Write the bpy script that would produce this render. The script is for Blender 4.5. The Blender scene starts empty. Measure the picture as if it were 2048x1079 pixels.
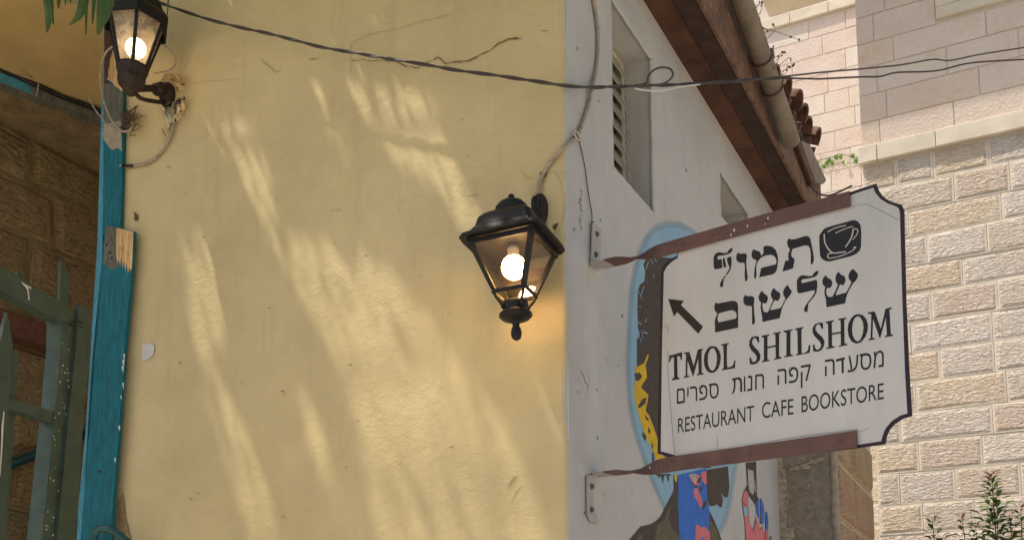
import bpy, bmesh, math, random
from mathutils import Vector, Matrix, noise
from mathutils.geometry import tessellate_polygon
random.seed(7)
scene = bpy.context.scene
col = scene.collection
# ------------------------------------------------------------------ camera
PITCH = math.radians(7.23); FPX = 2050.0; PX, PY = 1024.0, 1100.0
EYE = Vector((0, 0, 1.6))
cam = bpy.data.cameras.new('camera'); camo = bpy.data.objects.new('camera', cam); col.objects.link(camo)
cam.sensor_fit = 'HORIZONTAL'; cam.sensor_width = 36; cam.lens = 36 * FPX / 2048
cam.shift_y = (PY - 539.5) / 2048
cam.clip_start = 0.05; cam.clip_end = 500
camo.location = EYE; camo.rotation_euler = (math.pi / 2 + PITCH, 0, 0)
scene.camera = camo
# ------------------------------------------------------------------ light
SUN = Vector((0.452, 0.050, -1.0)).normalized()          # direction the sunlight travels
world = bpy.data.worlds.new('World'); scene.world = world; world.use_nodes = True
wn = world.node_tree.nodes; wl = world.node_tree.links
sky = wn.new('ShaderNodeTexSky'); sky.sky_type = 'NISHITA'; sky.sun_disc = False
sky.sun_elevation = math.asin(-SUN.z); sky.sun_rotation = math.atan2(-SUN.x, -SUN.y)
sky.air_density = 1.0; sky.dust_density = 4.0; sky.ozone_density = 1.0
bg = wn['Background']; bg.inputs[1].default_value = 0.12
wl.new(sky.outputs[0], bg.inputs[0])
sl = bpy.data.lights.new('sun', 'SUN'); sl.energy = 3.6; sl.angle = math.radians(1.0); sl.color = (1, 0.93, 0.83)
so = bpy.data.objects.new('sun', sl); col.objects.link(so)
so.rotation_euler = SUN.to_track_quat('-Z', 'Y').to_euler(); so.location = (-3, 0, 9)
vs = scene.view_settings; vs.view_transform = 'Standard'; vs.look = 'None'; vs.gamma = 1; vs.use_curve_mapping = False
vs.exposure = 0.55
try:
    vs.use_white_balance = True; vs.white_balance_temperature = 6950
except Exception: pass
scene.render.engine = 'CYCLES'
scene.cycles.max_bounces = 8; scene.cycles.transparent_max_bounces = 12
scene.cycles.caustics_reflective = False; scene.cycles.caustics_refractive = False

# ------------------------------------------------------------------ helpers: geometry
UPV = Vector((0, -math.sin(PITCH), math.cos(PITCH))); FWD = Vector((0, math.cos(PITCH), math.sin(PITCH)))
Z = Vector((0, 0, 1))
def ray(x, y):
    return Vector(((x - PX) / FPX, 0, 0)) + UPV * ((PY - y) / FPX) + FWD
class Plane:
    """vertical wall plane: o a point on it, a its horizontal direction (to the right), n its outward normal"""
    def __init__(s, o, a):
        s.o = Vector((o[0], o[1], 0)); s.a = Vector((a[0], a[1], 0)).normalized(); s.n = Vector((s.a.y, -s.a.x, 0))
    def hit(s, x, y, off=0.0):
        r = ray(x, y); t = ((s.o + s.n * off - EYE).dot(s.n)) / r.dot(s.n)
        return EYE + r * t
    def sz(s, x, y, off=0.0):
        p = s.hit(x, y, off); return ((p - s.o).dot(s.a), p.z)
    def at(s, u, z, off=0.0):
        return s.o + s.a * u + Z * z + s.n * off
    def shifted(s, off):
        return Plane(s.o + s.n * off, s.a)
def hitz(x, y, z):
    r = ray(x, y); return EYE + r * ((z - EYE.z) / r.z)
def at_depth(x, y, d):
    r = ray(x, y); return EYE + r * (d / r.y)

def link(o, parent=None):
    col.objects.link(o)
    if parent: o.parent = parent
    return o
def mesh(name, V, F, mats, parent=None, smooth=False, mi=None, label=None):
    m = bpy.data.meshes.new(name); m.from_pydata([tuple(v) for v in V], [], F)
    if not isinstance(mats, (list, tuple)): mats = [mats]
    for q in mats: m.materials.append(q)
    if mi:
        m.polygons.foreach_set('material_index', mi)
    if smooth: m.polygons.foreach_set('use_smooth', [True] * len(m.polygons))
    m.update()
    o = bpy.data.objects.new(name, m); link(o, parent)
    if label: o['label'] = label
    return o
def tag(o, label, cat, group=None, kind=None):
    if label: o['label'] = label
    if cat: o['category'] = cat
    if group: o['group'] = group
    if kind: o['kind'] = kind
    return o
def thing(name, loc, label, cat, group=None):
    o = bpy.data.objects.new(name, None); col.objects.link(o); o.empty_display_size = 0.1
    THING_LOC[o.name] = Vector(loc)
    return tag(o, label, cat, group)
THING_LOC = {}
def rebase():
    """move every Empty to its thing's base, keeping the parts where they are"""
    for nm, loc in THING_LOC.items():
        o = bpy.data.objects[nm]; o.location = loc
        inv = Matrix.Translation(-loc)
        for c in o.children: c.matrix_parent_inverse = inv

class MB:
    def __init__(s): s.V = []; s.F = []; s.M = []
    def add(s, V, F, m=0):
        b = len(s.V); s.V += [Vector(v) for v in V]; s.F += [tuple(i + b for i in f) for f in F]; s.M += [m] * len(F); return s
    def build(s, name, mats, parent=None, smooth=False, label=None):
        return mesh(name, s.V, s.F, mats, parent, smooth, s.M, label)
    def box(s, c0, ax, ay, az, m=0):
        """box from corner c0 along three edge vectors"""
        c0 = Vector(c0); P = [c0 + ax * i + ay * j + az * k for k in (0, 1) for j in (0, 1) for i in (0, 1)]
        return s.add(P, [(0, 2, 3, 1), (4, 5, 7, 6), (0, 1, 5, 4), (2, 6, 7, 3), (0, 4, 6, 2), (1, 3, 7, 5)], m)
    def bbox(s, c0, ax, ay, az, bev=0.004, m=0):
        """box with chamfered edges"""
        c = Vector(c0) + (ax + ay + az) / 2; L = [ax.length / 2, ay.length / 2, az.length / 2]
        u = [ax.normalized(), ay.normalized(), az.normalized()]; b = min(bev, min(L) * 0.6)
        V = []; idx = {}
        for sx in (-1, 1):
            for sy in (-1, 1):
                for sz_ in (-1, 1):
                    for k in range(3):
                        q = [L[0], L[1], L[2]]
                        for j in range(3):
                            if j != k: q[j] -= b
                        idx[(sx, sy, sz_, k)] = len(V)
                        V.append(c + u[0] * sx * q[0] + u[1] * sy * q[1] + u[2] * sz_ * q[2])
        F = []
        sg = (-1, 1)
        for k in range(3):
            o1, o2 = (k + 1) % 3, (k + 2) % 3
            for sk in sg:
                f = []
                for (p, q) in ((-1, -1), (1, -1), (1, 1), (-1, 1)):
                    t = [0, 0, 0]; t[k] = sk; t[o1] = p; t[o2] = q; f.append(idx[(t[0], t[1], t[2], k)])
                F.append(tuple(f if sk > 0 else f[::-1]))
        for k in range(3):
            o1, o2 = (k + 1) % 3, (k + 2) % 3
            for p in sg:
                for q in sg:
                    def g(w, face):
                        t = [0, 0, 0]; t[k] = w; t[o1] = p; t[o2] = q; return idx[(t[0], t[1], t[2], face)]
                    f = [g(-1, o1), g(1, o1), g(1, o2), g(-1, o2)]
                    F.append(tuple(f if p * q < 0 else f[::-1]))
        for sx in sg:
            for sy in sg:
                for sz_ in sg:
                    f = [idx[(sx, sy, sz_, k)] for k in range(3)]
                    F.append(tuple(f if sx * sy * sz_ > 0 else f[::-1]))
        return s.add(V, F, m)
    def tube(s, P, r, seg=8, m=0, caps=True):
        P = [Vector(p) for p in P]; n = len(P)
        if not isinstance(r, (list, tuple)): r = [r] * n
        prev = None; rings = []
        for i in range(n):
            t = (P[min(i + 1, n - 1)] - P[max(i - 1, 0)]).normalized()
            if prev is None:
                ref = Z if abs(t.z) < 0.9 else Vector((1, 0, 0)); u = t.cross(ref).normalized()
            else:
                u = (prev - t * prev.dot(t)).normalized()
            prev = u; w = t.cross(u)
            rings.append([P[i] + (u * math.cos(2 * math.pi * k / seg) + w * math.sin(2 * math.pi * k / seg)) * r[i] for k in range(seg)])
        V = [v for rg in rings for v in rg]; F = []
        for i in range(n - 1):
            for k in range(seg):
                F.append((i * seg + k, i * seg + (k + 1) % seg, (i + 1) * seg + (k + 1) % seg, (i + 1) * seg + k))
        if caps:
            F.append(tuple(range(seg))[::-1]); F.append(tuple((n - 1) * seg + k for k in range(seg)))
        return s.add(V, F, m)
    def lathe(s, prof, xf, seg=20, m=0, ngon=None, power=None):
        """profile [(r, z)] round the local z axis; power<1... squarish sections"""
        V = []; F = []
        for (r, z) in prof:
            for k in range(seg):
                a = 2 * math.pi * (k + 0.5) / seg; cx, cy = math.cos(a), math.sin(a)
                if power:
                    q = (abs(cx) ** power + abs(cy) ** power) ** (-1 / power); cx *= q; cy *= q
                V.append(xf @ Vector((r * cx, r * cy, z)))
        for i in range(len(prof) - 1):
            for k in range(seg):
                F.append((i * seg + k, i * seg + (k + 1) % seg, (i + 1) * seg + (k + 1) % seg, (i + 1) * seg + k))
        F.append(tuple(range(seg))[::-1]); F.append(tuple((len(prof) - 1) * seg + k for k in range(seg)))
        return s.add(V, F, m)
    def ball(s, c, r, xf=None, seg=16, rings=10, m=0):
        prof = [(r * math.sin(math.pi * i / rings) + 1e-5, -r * math.cos(math.pi * i / rings)) for i in range(rings + 1)]
        M = Matrix.Translation(Vector(c)) if xf is None else xf @ Matrix.Translation(Vector(c))
        return s.lathe(prof, M, seg, m)
    def plate(s, pl, loops, off, th=0.0, m=0):
        """flat polygon(s with holes) given in plane coordinates (u, z), standing off the plane"""
        flat = [p for lp in loops for p in lp]
        tris = tessellate_polygon([[Vector((p[0], p[1], 0)) for p in lp] for lp in loops])
        V = [pl.at(p[0], p[1], off + th) for p in flat]; F = []
        for t in tris:
            a, b, c = [flat[i] for i in t]
            ar = (b[0] - a[0]) * (c[1] - a[1]) - (b[1] - a[1]) * (c[0] - a[0])
            F.append(tuple(t) if ar > 0 else (t[0], t[2], t[1]))
        if th > 0:
            n = len(flat); V += [pl.at(p[0], p[1], off) for p in flat]; b = 0
            for lp in loops:
                k = len(lp)
                for i in range(k):
                    j = (i + 1) % k; F.append((b + i, b + j, b + j + n, b + i + n))
                b += k
            F += [tuple(i + n for i in f[::-1]) for f in F[:len(tris)]]
        return s.add(V, F, m)
    def stroke(s, pl, pts, w, off, m=0):
        """flat ribbon of width w along plane points (u, z)"""
        P = [Vector((p[0], p[1])) for p in pts]; n = len(P); V = []; F = []
        for i in range(n):
            t = (P[min(i + 1, n - 1)] - P[max(i - 1, 0)]).normalized(); q = Vector((-t.y, t.x))
            wi = (w[i] if isinstance(w, (list, tuple)) else w) / 2
            for sg in (1, -1):
                c = P[i] + q * wi * sg; V.append(pl.at(c.x, c.y, off))
        for i in range(n - 1): F.append((2 * i, 2 * i + 1, 2 * i + 3, 2 * i + 2))
        return s.add(V, F, m)
def spline(P, k=6, closed=False):
    P = [Vector(p) for p in P]; n = len(P); out = []
    rng = range(n) if closed else range(n - 1)
    for i in rng:
        if closed: p0, p1, p2, p3 = P[(i - 1) % n], P[i], P[(i + 1) % n], P[(i + 2) % n]
        else: p0, p1, p2, p3 = P[max(i - 1, 0)], P[i], P[i + 1], P[min(i + 2, n - 1)]
        for j in range(k):
            t = j / k
            out.append(0.5 * ((2 * p1) + (p2 - p0) * t + (2 * p0 - 5 * p1 + 4 * p2 - p3) * t * t + (3 * p1 - p0 - 3 * p2 + p3) * t ** 3))
    if not closed: out.append(P[-1])
    return out
def crop(org, sc, pts):
    return [(org[0] + p[0] / sc, org[1] + p[1] / sc) for p in pts]
def on(pl, pts, off=0.0):
    return [pl.sz(p[0], p[1], off) for p in pts]

# ------------------------------------------------------------------ helpers: materials
def new_mat(name):
    m = bpy.data.materials.new(name); m.use_nodes = True
    return m, m.node_tree.nodes, m.node_tree.links, m.node_tree.nodes['Principled BSDF']
def pos_vec(N, L, sc=(1, 1, 1), rot=(0, 0, 0)):
    g = N.new('ShaderNodeNewGeometry'); mp = N.new('ShaderNodeMapping')
    mp.inputs['Scale'].default_value = sc; mp.inputs['Rotation'].default_value = rot
    L.new(g.outputs['Position'], mp.inputs['Vector']); return mp.outputs[0]
def noise_tex(N, L, vec, scale, detail=4, rough=0.55, dist=0.0):
    t = N.new('ShaderNodeTexNoise'); t.inputs['Scale'].default_value = scale; t.inputs['Detail'].default_value = detail
    t.inputs['Roughness'].default_value = rough; t.inputs['Distortion'].default_value = dist
    L.new(vec, t.inputs['Vector']); return t.outputs['Fac']
def ramp(N, L, fac, stops):
    r = N.new('ShaderNodeValToRGB'); e = r.color_ramp.elements
    while len(e) < len(stops): e.new(0.5)
    for q, (p, c) in zip(e, stops): q.position = p; q.color = (c[0], c[1], c[2], 1)
    L.new(fac, r.inputs[0]); return r.outputs[0]
def mixc(N, L, fac, a, b, blend='MIX'):
    m = N.new('ShaderNodeMix'); m.data_type = 'RGBA'; m.blend_type = blend
    for sock, v in ((m.inputs[0], fac), (m.inputs[6], a), (m.inputs[7], b)):
        if hasattr(v, 'links') or hasattr(v, 'is_output'): L.new(v, sock)
        elif isinstance(v, (int, float)): sock.default_value = v
        else: sock.default_value = (v[0], v[1], v[2], 1)
    return m.outputs[2]
def bump(N, L, b, h, strength, dist, prev=None):
    q = N.new('ShaderNodeBump'); q.inputs['Strength'].default_value = strength; q.inputs['Distance'].default_value = dist
    L.new(h, q.inputs['Height'])
    if prev is not None: L.new(prev, q.inputs['Normal'])
    L.new(q.outputs[0], b.inputs['Normal']); return q.outputs[0]
def sc3(c, f): return tuple(min(1, x * f) for x in c)
def mk(name, c, rough=0.7, var=0.15, scale=6, bs=60, bd=0.002, bst=0.5, c2=None, metal=0.0, spec=0.3, stretch=(1, 1, 1), detail=5):
    m, N, L, b = new_mat(name); v = pos_vec(N, L, stretch)
    n1 = noise_tex(N, L, v, scale, detail, 0.6)
    hi = c2 if c2 else sc3(c, 1 + var)
    cc = ramp(N, L, n1, [(0.3, sc3(c, 1 - var)), (0.7, hi)])
    L.new(cc, b.inputs['Base Color']); b.inputs['Roughness'].default_value = rough; b.inputs['Metallic'].default_value = metal
    b.inputs['Specular IOR Level'].default_value = spec
    if bst > 0: bump(N, L, b, noise_tex(N, L, v, bs, 5, 0.6), bst, bd)
    return m

# --- plaster of the yellow wall: cream paint with stains, scuffs, chips and trowel relief
def plaster(name, base, warm, stain, bumpy=1.0):
    m, N, L, b = new_mat(name); v = pos_vec(N, L)
    big = noise_tex(N, L, v, 1.7, 6, 0.6, 0.3); mid = noise_tex(N, L, v, 9, 6, 0.65)
    c = ramp(N, L, big, [(0.30, sc3(base, 0.84)), (0.52, base), (0.72, warm)])
    c = mixc(N, L, 0.35, c, ramp(N, L, mid, [(0.3, sc3(base, 0.85)), (0.7, sc3(base, 1.1))]))
    vs_ = pos_vec(N, L, (6, 6, 0.7)); run = noise_tex(N, L, vs_, 2.2, 5, 0.6)
    c = mixc(N, L, ramp(N, L, run, [(0.55, (0, 0, 0)), (0.78, (0.6, 0.6, 0.6))]), c, stain)
    sp = noise_tex(N, L, v, 75, 3, 0.5)
    c = mixc(N, L, ramp(N, L, sp, [(0.72, (0, 0, 0)), (0.78, (0.55, 0.55, 0.55))]), c, sc3(stain, 0.5))
    L.new(c, b.inputs['Base Color']); b.inputs['Roughness'].default_value = 0.62; b.inputs['Specular IOR Level'].default_value = 0.28
    p = bump(N, L, b, noise_tex(N, L, v, 5.5, 3, 0.5), 0.4 * bumpy, 0.006)
    tr = noise_tex(N, L, pos_vec(N, L, (1, 1, 1.6), (0.3, 0.2, 0.5)), 26, 7, 0.7, 0.7)
    # trowel scars come in patches, the rest is smooth
    mm = N.new('ShaderNodeMath'); mm.operation = 'MULTIPLY'
    pm = ramp(N, L, noise_tex(N, L, v, 3.2, 4, 0.6), [(0.42, (0.16, 0.16, 0.16)), (0.62, (1, 1, 1))])
    L.new(tr, mm.inputs[0]); L.new(pm, mm.inputs[1])
    p = bump(N, L, b, mm.outputs[0], 0.6 * bumpy, 0.008, p)
    bump(N, L, b, noise_tex(N, L, v, 190, 3, 0.6), 0.3, 0.0013, p)
    return m
M = {}
M['yellow'] = plaster('yellow_plaster', (0.635, 0.515, 0.275), (0.68, 0.56, 0.32), (0.51, 0.41, 0.22))
M['gray'] = plaster('gray_plaster', (0.545, 0.545, 0.53), (0.58, 0.575, 0.555), (0.43, 0.42, 0.40), 0.8)
M['niche'] = mk('niche_plaster', (0.40, 0.40, 0.41), 0.75, 0.12, 8, 40, 0.004, 0.5)
M['crackdark'] = mk('crack_dark', (0.13, 0.085, 0.04), 0.9, 0.3, 30, bst=0)
M['chip'] = mk('chip_brown', (0.30, 0.21, 0.10), 0.9, 0.35, 60, 120, 0.003, 0.6)
M['chip2'] = mk('scuffed_paint', (0.42, 0.31, 0.15), 0.9, 0.3, 60, 120, 0.003, 0.6)
M['crackgray'] = mk('crack_gray', (0.16, 0.15, 0.14), 0.9, 0.3, 30, bst=0)
M['palepatch'] = mk('pale_patch', (0.60, 0.58, 0.57), 0.7, 0.06, 20, bst=0.2)
M['bluepaint'] = mk('teal_blue_paint', (0.008, 0.135, 0.175), 0.55, 0.32, 22, 40, 0.002, 0.5, stretch=(4, 4, 0.5), spec=0.2)
M['dirt'] = mk('rubbed_dirt', (0.05, 0.075, 0.075), 0.8, 0.4, 40, bst=0.2)
M['bluelight'] = mk('worn_blue_paint', (0.06, 0.28, 0.38), 0.5, 0.3, 25, 60, 0.002, 0.4, stretch=(3, 3, 0.6))
M['greywood'] = mk('grey_green_wood', (0.13, 0.135, 0.105), 0.75, 0.35, 18, 40, 0.003, 0.6, stretch=(4, 4, 0.5))
M['brownwood'] = mk('brown_wood', (0.075, 0.035, 0.022), 0.7, 0.4, 18, 40, 0.003, 0.6, stretch=(4, 4, 0.5))
M['orangewood'] = mk('bare_orange_wood', (0.60, 0.40, 0.19), 0.85, 0.35, 25, 60, 0.002, 0.6, stretch=(4, 4, 0.4))
M['cement'] = mk('cement_smear', (0.36, 0.31, 0.24), 0.9, 0.25, 25, 80, 0.004, 0.7)
M['irongreen'] = mk('dull_green_paint', (0.045, 0.075, 0.058), 0.5, 0.28, 14, 120, 0.0012, 0.5, spec=0.45)
M['ironedge'] = mk('worn_grey_edge', (0.12, 0.115, 0.105), 0.6, 0.35, 25, 120, 0.002, 0.6)
M['whitechip'] = mk('white_paint_chip', (0.72, 0.70, 0.64), 0.7, 0.15, 40, bst=0.2)
M['tealpipe'] = mk('dark_teal_pipe', (0.012, 0.07, 0.075), 0.35, 0.25, 14, 90, 0.001, 0.3, spec=0.5)
M['redbeam'] = mk('red_brown_timber', (0.17, 0.075, 0.05), 0.7, 0.3, 14, 50, 0.003, 0.5, stretch=(0.5, 3, 3))
M['blackiron'] = mk('black_lantern_metal', (0.013, 0.012, 0.012), 0.5, 0.45, 40, 150, 0.0015, 0.45, spec=0.3)
M['rustiron'] = mk('rusty_black_metal', (0.035, 0.024, 0.02), 0.6, 0.5, 40, 120, 0.002, 0.6)
M['cablegrey'] = mk('grey_cable', (0.085, 0.075, 0.068), 0.55, 0.25, 40, bst=0.2)
M['cabledark'] = mk('dark_cable', (0.06, 0.048, 0.048), 0.55, 0.25, 40, bst=0.2)
M['cablebeige'] = mk('beige_conduit', (0.37, 0.31, 0.24), 0.6, 0.3, 45, 120, 0.001, 0.4)
M['hose'] = mk('black_hose', (0.012, 0.012, 0.014), 0.35, 0.2, 30, bst=0.1, spec=0.5)
M['soffit'] = mk('rust_painted_board', (0.10, 0.042, 0.025), 0.65, 0.5, 5, 30, 0.004, 0.6, stretch=(1, 1, 1))
M['fascia'] = mk('worn_brown_timber', (0.165, 0.095, 0.065), 0.75, 0.45, 16, 30, 0.004, 0.7)
M['darkwood'] = mk('dark_timber', (0.05, 0.026, 0.019), 0.7, 0.4, 14, 30, 0.004, 0.7)
M['gutter'] = mk('weathered_gutter', (0.225, 0.185, 0.14), 0.65, 0.32, 10, 60, 0.002, 0.4, spec=0.4)
M['tile'] = mk('clay_roof_tile', (0.155, 0.085, 0.062), 0.85, 0.5, 12, 50, 0.004, 0.6)
M['louver'] = mk('khaki_louver', (0.30, 0.29, 0.225), 0.5, 0.12, 16, 60, 0.001, 0.3)
M['louverframe'] = mk('cream_window_wood', (0.58, 0.50, 0.36), 0.6, 0.12, 16, 60, 0.001, 0.3)
M['signwhite'] = mk('sign_white', (0.51, 0.515, 0.515), 0.5, 0.12, 5, 300, 0.0003, 0.15, spec=0.2, stretch=(1, 1, 0.3))
M['signblack'] = mk('sign_black_vinyl', (0.012, 0.011, 0.013), 0.45, 0.3, 30, bst=0.1)
M['signborder'] = mk('sign_border', (0.022, 0.012, 0.020), 0.45, 0.35, 30, 80, 0.001, 0.3)
M['strap'] = mk('brown_painted_strap', (0.115, 0.058, 0.047), 0.5, 0.22, 14, 90, 0.0014, 0.45, spec=0.4)
M['plategrey'] = mk('grey_bracket_plate', (0.42, 0.405, 0.38), 0.6, 0.14, 24, 120, 0.001, 0.4)
M['bolt'] = mk('dark_bolt', (0.16, 0.145, 0.13), 0.5, 0.3, 60, bst=0.2, metal=0.4)
M['mortar'] = mk('mortar', (0.60, 0.54, 0.45), 0.9, 0.1, 20, 120, 0.003, 0.5)
M['mortar_pink'] = mk('mortar_pale', (0.60, 0.54, 0.45), 0.9, 0.1, 20, 120, 0.003, 0.5)
M['pillar'] = mk('rough_cement', (0.31, 0.265, 0.205), 0.92, 0.25, 30, 90, 0.012, 0.9)
M['pillaredge'] = mk('crumbling_edge', (0.42, 0.35, 0.25), 0.92, 0.4, 45, 70, 0.012, 0.9)
M['ledge'] = mk('pale_ledge_stone', (0.64, 0.585, 0.48), 0.75, 0.1, 5, 90, 0.002, 0.5)
M['paving'] = mk('paving_stone', (0.40, 0.36, 0.30), 0.8, 0.15, 2, 20, 0.01, 0.4)
M['soil'] = mk('soil', (0.10, 0.07, 0.045), 0.95, 0.3, 20, 60, 0.01, 0.7)
M['darkglass'] = mk('dark_window', (0.03, 0.03, 0.045), 0.12, 0.1, 5, bst=0, spec=0.6)
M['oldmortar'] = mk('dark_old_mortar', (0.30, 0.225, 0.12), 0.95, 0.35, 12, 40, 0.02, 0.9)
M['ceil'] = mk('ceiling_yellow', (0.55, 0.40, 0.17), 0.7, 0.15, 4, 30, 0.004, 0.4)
M['twig'] = mk('dry_twig', (0.12, 0.075, 0.045), 0.85, 0.3, 60, bst=0.2)
M['branch'] = mk('vine_bark', (0.13, 0.095, 0.06), 0.85, 0.3, 40, 80, 0.003, 0.6)
M['flake'] = mk('curled_paint_flake', (0.58, 0.42, 0.21), 0.7, 0.25, 40, bst=0.2)
M['flakepale'] = mk('pale_torn_plastic', (0.60, 0.53, 0.34), 0.6, 0.2, 30, bst=0.2)
def leaf_mat(name, c, c2, tl_=0.22):
    m, N, L, b = new_mat(name)
    n1 = noise_tex(N, L, pos_vec(N, L), 14, 3, 0.6)
    L.new(ramp(N, L, n1, [(0.35, c), (0.65, c2)]), b.inputs['Base Color'])
    b.inputs['Roughness'].default_value = 0.42; b.inputs['Specular IOR Level'].default_value = 0.4
    tr = N.new('ShaderNodeBsdfTranslucent'); tr.inputs[0].default_value = (c2[0] * 1.5, c2[1] * 1.6, c2[2] * 0.8, 1)
    mx = N.new('ShaderNodeMixShader'); mx.inputs[0].default_value = tl_
    out = N['Material Output']; L.new(b.outputs[0], mx.inputs[1]); L.new(tr.outputs[0], mx.inputs[2]); L.new(mx.outputs[0], out.inputs[0])
    return m
M['leafdark'] = leaf_mat('dark_shrub_leaf', (0.018, 0.045, 0.016), (0.045, 0.085, 0.03))
M['leafgreen'] = leaf_mat('green_vine_leaf', (0.035, 0.085, 0.022), (0.075, 0.14, 0.04))
M['leafcanopy'] = leaf_mat('added_canopy_leaf', (0.055, 0.12, 0.03), (0.12, 0.20, 0.06), 0.5)  # leaf of the added canopy, paler and more translucent to pass more light
M['leafbright'] = leaf_mat('bright_green_leaf', (0.10, 0.22, 0.04), (0.16, 0.30, 0.06))
M['leafred'] = leaf_mat('reddish_young_leaf', (0.11, 0.04, 0.025), (0.16, 0.07, 0.035))
def stone_mats(name, palette, rough):
    out = []
    for i, (c, c2) in enumerate(palette):
        m, N, L, b = new_mat('%s_%d' % (name, i)); v = pos_vec(N, L)
        n1 = noise_tex(N, L, v, 5, 6, 0.65, 0.4)
        cc = ramp(N, L, n1, [(0.3, c), (0.68, c2)])
        n2 = noise_tex(N, L, v, 60, 4, 0.6)
        st = noise_tex(N, L, pos_vec(N, L, (1, 1, 1.4)), 2.6 + 0.3 * i, 5, 0.65)
        cc = mixc(N, L, ramp(N, L, st, [(0.56, (0, 0, 0)), (0.74, (0.5, 0.5, 0.5))]), cc, (c[0] * 0.95, c[1] * 0.74, c[2] * 0.55))
        cc = mixc(N, L, 0.5, cc, ramp(N, L, n2, [(0.3, (0.42, 0.42, 0.42)), (0.7, (0.6, 0.6, 0.6))]), 'OVERLAY')
        L.new(cc, b.inputs['Base Color']); b.inputs['Roughness'].default_value = 0.9; b.inputs['Specular IOR Level'].default_value = 0.15
        if rough == 2:      # chiselled, wavy tooth marks
            w = noise_tex(N, L, pos_vec(N, L, (1, 1, 2.6), (0.0, 0.25 + 0.12 * (i % 3), 0.3)), 23, 4, 0.55, 0.5)
            p = bump(N, L, b, w, 1.0, 0.05)
            bump(N, L, b, n2, 0.5, 0.008, p)
        elif rough == 1:    # fine pecked face
            p = bump(N, L, b, noise_tex(N, L, v, 42, 5, 0.65), 0.8, 0.012)
        else:
            bump(N, L, b, n2, 0.4, 0.004)
        out.append(m)
    return out
ROUGH = stone_mats('chiselled_stone', [((0.611, 0.526, 0.434), (0.689, 0.622, 0.546)), ((0.644, 0.532, 0.397), (0.700, 0.605, 0.497)),
    ((0.633, 0.560, 0.484), (0.689, 0.627, 0.565)), ((0.611, 0.510, 0.416), (0.667, 0.571, 0.497)), ((0.667, 0.594, 0.522), (0.722, 0.661, 0.596))], 2)
ROUGHM = mk('stone_margin', (0.66, 0.60, 0.50), 0.9, 0.1, 10, 70, 0.004, 0.5)
SMOOTH = stone_mats('pecked_pink_stone', [((0.61, 0.525, 0.455), (0.66, 0.585, 0.50)), ((0.625, 0.52, 0.45), (0.66, 0.57, 0.49)),
    ((0.61, 0.54, 0.465), (0.66, 0.59, 0.51)), ((0.635, 0.52, 0.42), (0.655, 0.58, 0.495))], 1)
PINK = stone_mats('sunlit_pink_stone', [((0.662, 0.572, 0.520), (0.714, 0.648, 0.593)), ((0.651, 0.545, 0.497), (0.704, 0.616, 0.565)),
    ((0.672, 0.616, 0.565), (0.714, 0.670, 0.616)), ((0.662, 0.556, 0.514), (0.704, 0.637, 0.588))], 1)
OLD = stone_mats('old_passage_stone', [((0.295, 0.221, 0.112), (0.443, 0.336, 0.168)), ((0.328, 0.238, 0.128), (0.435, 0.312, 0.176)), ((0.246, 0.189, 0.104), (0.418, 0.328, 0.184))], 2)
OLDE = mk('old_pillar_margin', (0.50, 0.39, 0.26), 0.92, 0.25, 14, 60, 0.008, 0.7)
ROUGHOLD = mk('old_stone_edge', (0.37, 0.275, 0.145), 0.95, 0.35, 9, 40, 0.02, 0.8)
OLDP = stone_mats('old_pillar_stone', [((0.46, 0.33, 0.20), (0.56, 0.43, 0.27)), ((0.50, 0.33, 0.21), (0.55, 0.40, 0.27))], 2)

# ------------------------------------------------------------------ the planes of the place
WALL_Y = Plane((0, 0), (0.926, -0.378))                        # yellow wall
corner = at_depth(1131, 540, 3.2)
WALL_Y = Plane((corner.x, corner.y), (0.926, -0.378))
WALL_G = Plane((corner.x, corner.y), (0.469, 0.883))           # grey side wall
pb = at_depth(1725, 330, 8.5); WALL_B = Plane((pb.x, pb.y), (0.885, -0.466))
pc = at_depth(1650, 200, 13.1); WALL_C = Plane((pc.x, pc.y), (0.885, -0.466))
ps = WALL_G.hit(1186, 530); SIGN = Plane((ps.x, ps.y), (0.743, -0.669))

# ------------------------------------------------------------------ ground
g = MB(); g.add([(-60, -60, 0), (60, -60, 0), (60, 60, 0), (-60, 60, 0)], [(0, 1, 2, 3)])
tag(g.build('ground', M['paving']), 'pale stone paving of the alley', None, kind='structure')

# ================================================================== corner building
bld = thing('corner_building', (corner.x, corner.y, 0), 'old corner building with yellow plaster front and grey muralled side wall', 'building')
lint_l = WALL_Y.sz(0, 103); lint_r = WALL_Y.sz(205, 40)
ZL = (lint_l[1] + lint_r[1]) / 2                              # lintel height over the passage
UPOST = WALL_Y.sz(222, 500)[0]                                # jamb of the passage
def wall_grid(pl, u0, u1, z0, z1, step, amp, mb, seed=0.0, m=0):
    nu = max(1, int((u1 - u0) / step)); nz = max(1, int((z1 - z0) / step)); V = []; F = []
    for j in range(nz + 1):
        for i in range(nu + 1):
            u = u0 + (u1 - u0) * i / nu; z = z0 + (z1 - z0) * j / nz
            d = amp * (noise.noise(Vector((u * 2.1, z * 2.1, seed))) + 0.55 * noise.noise(Vector((u * 5.5, z * 4.5, seed + 3))) + 0.22 * noise.noise(Vector((u * 15, z * 15, seed + 7))))
            if j in (0, nz) or i in (0, nu): d *= 0.25
            V.append(pl.at(u, z, d))
    for j in range(nz):
        for i in range(nu):
            a = j * (nu + 1) + i; F.append((a, a + 1, a + nu + 2, a + nu + 1))
    mb.add(V, F, m)
BR = 0.016; turn = math.acos(max(-1, min(1, WALL_Y.n.dot(WALL_G.n)))); BT = BR * math.tan(turn / 2)
w = MB()
wall_grid(WALL_Y, UPOST, -BT, 1.6, 4.7, 0.02, 0.0024, w)
wall_grid(WALL_Y, UPOST, -BT, 0, 1.6, 0.2, 0.0, w)
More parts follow.
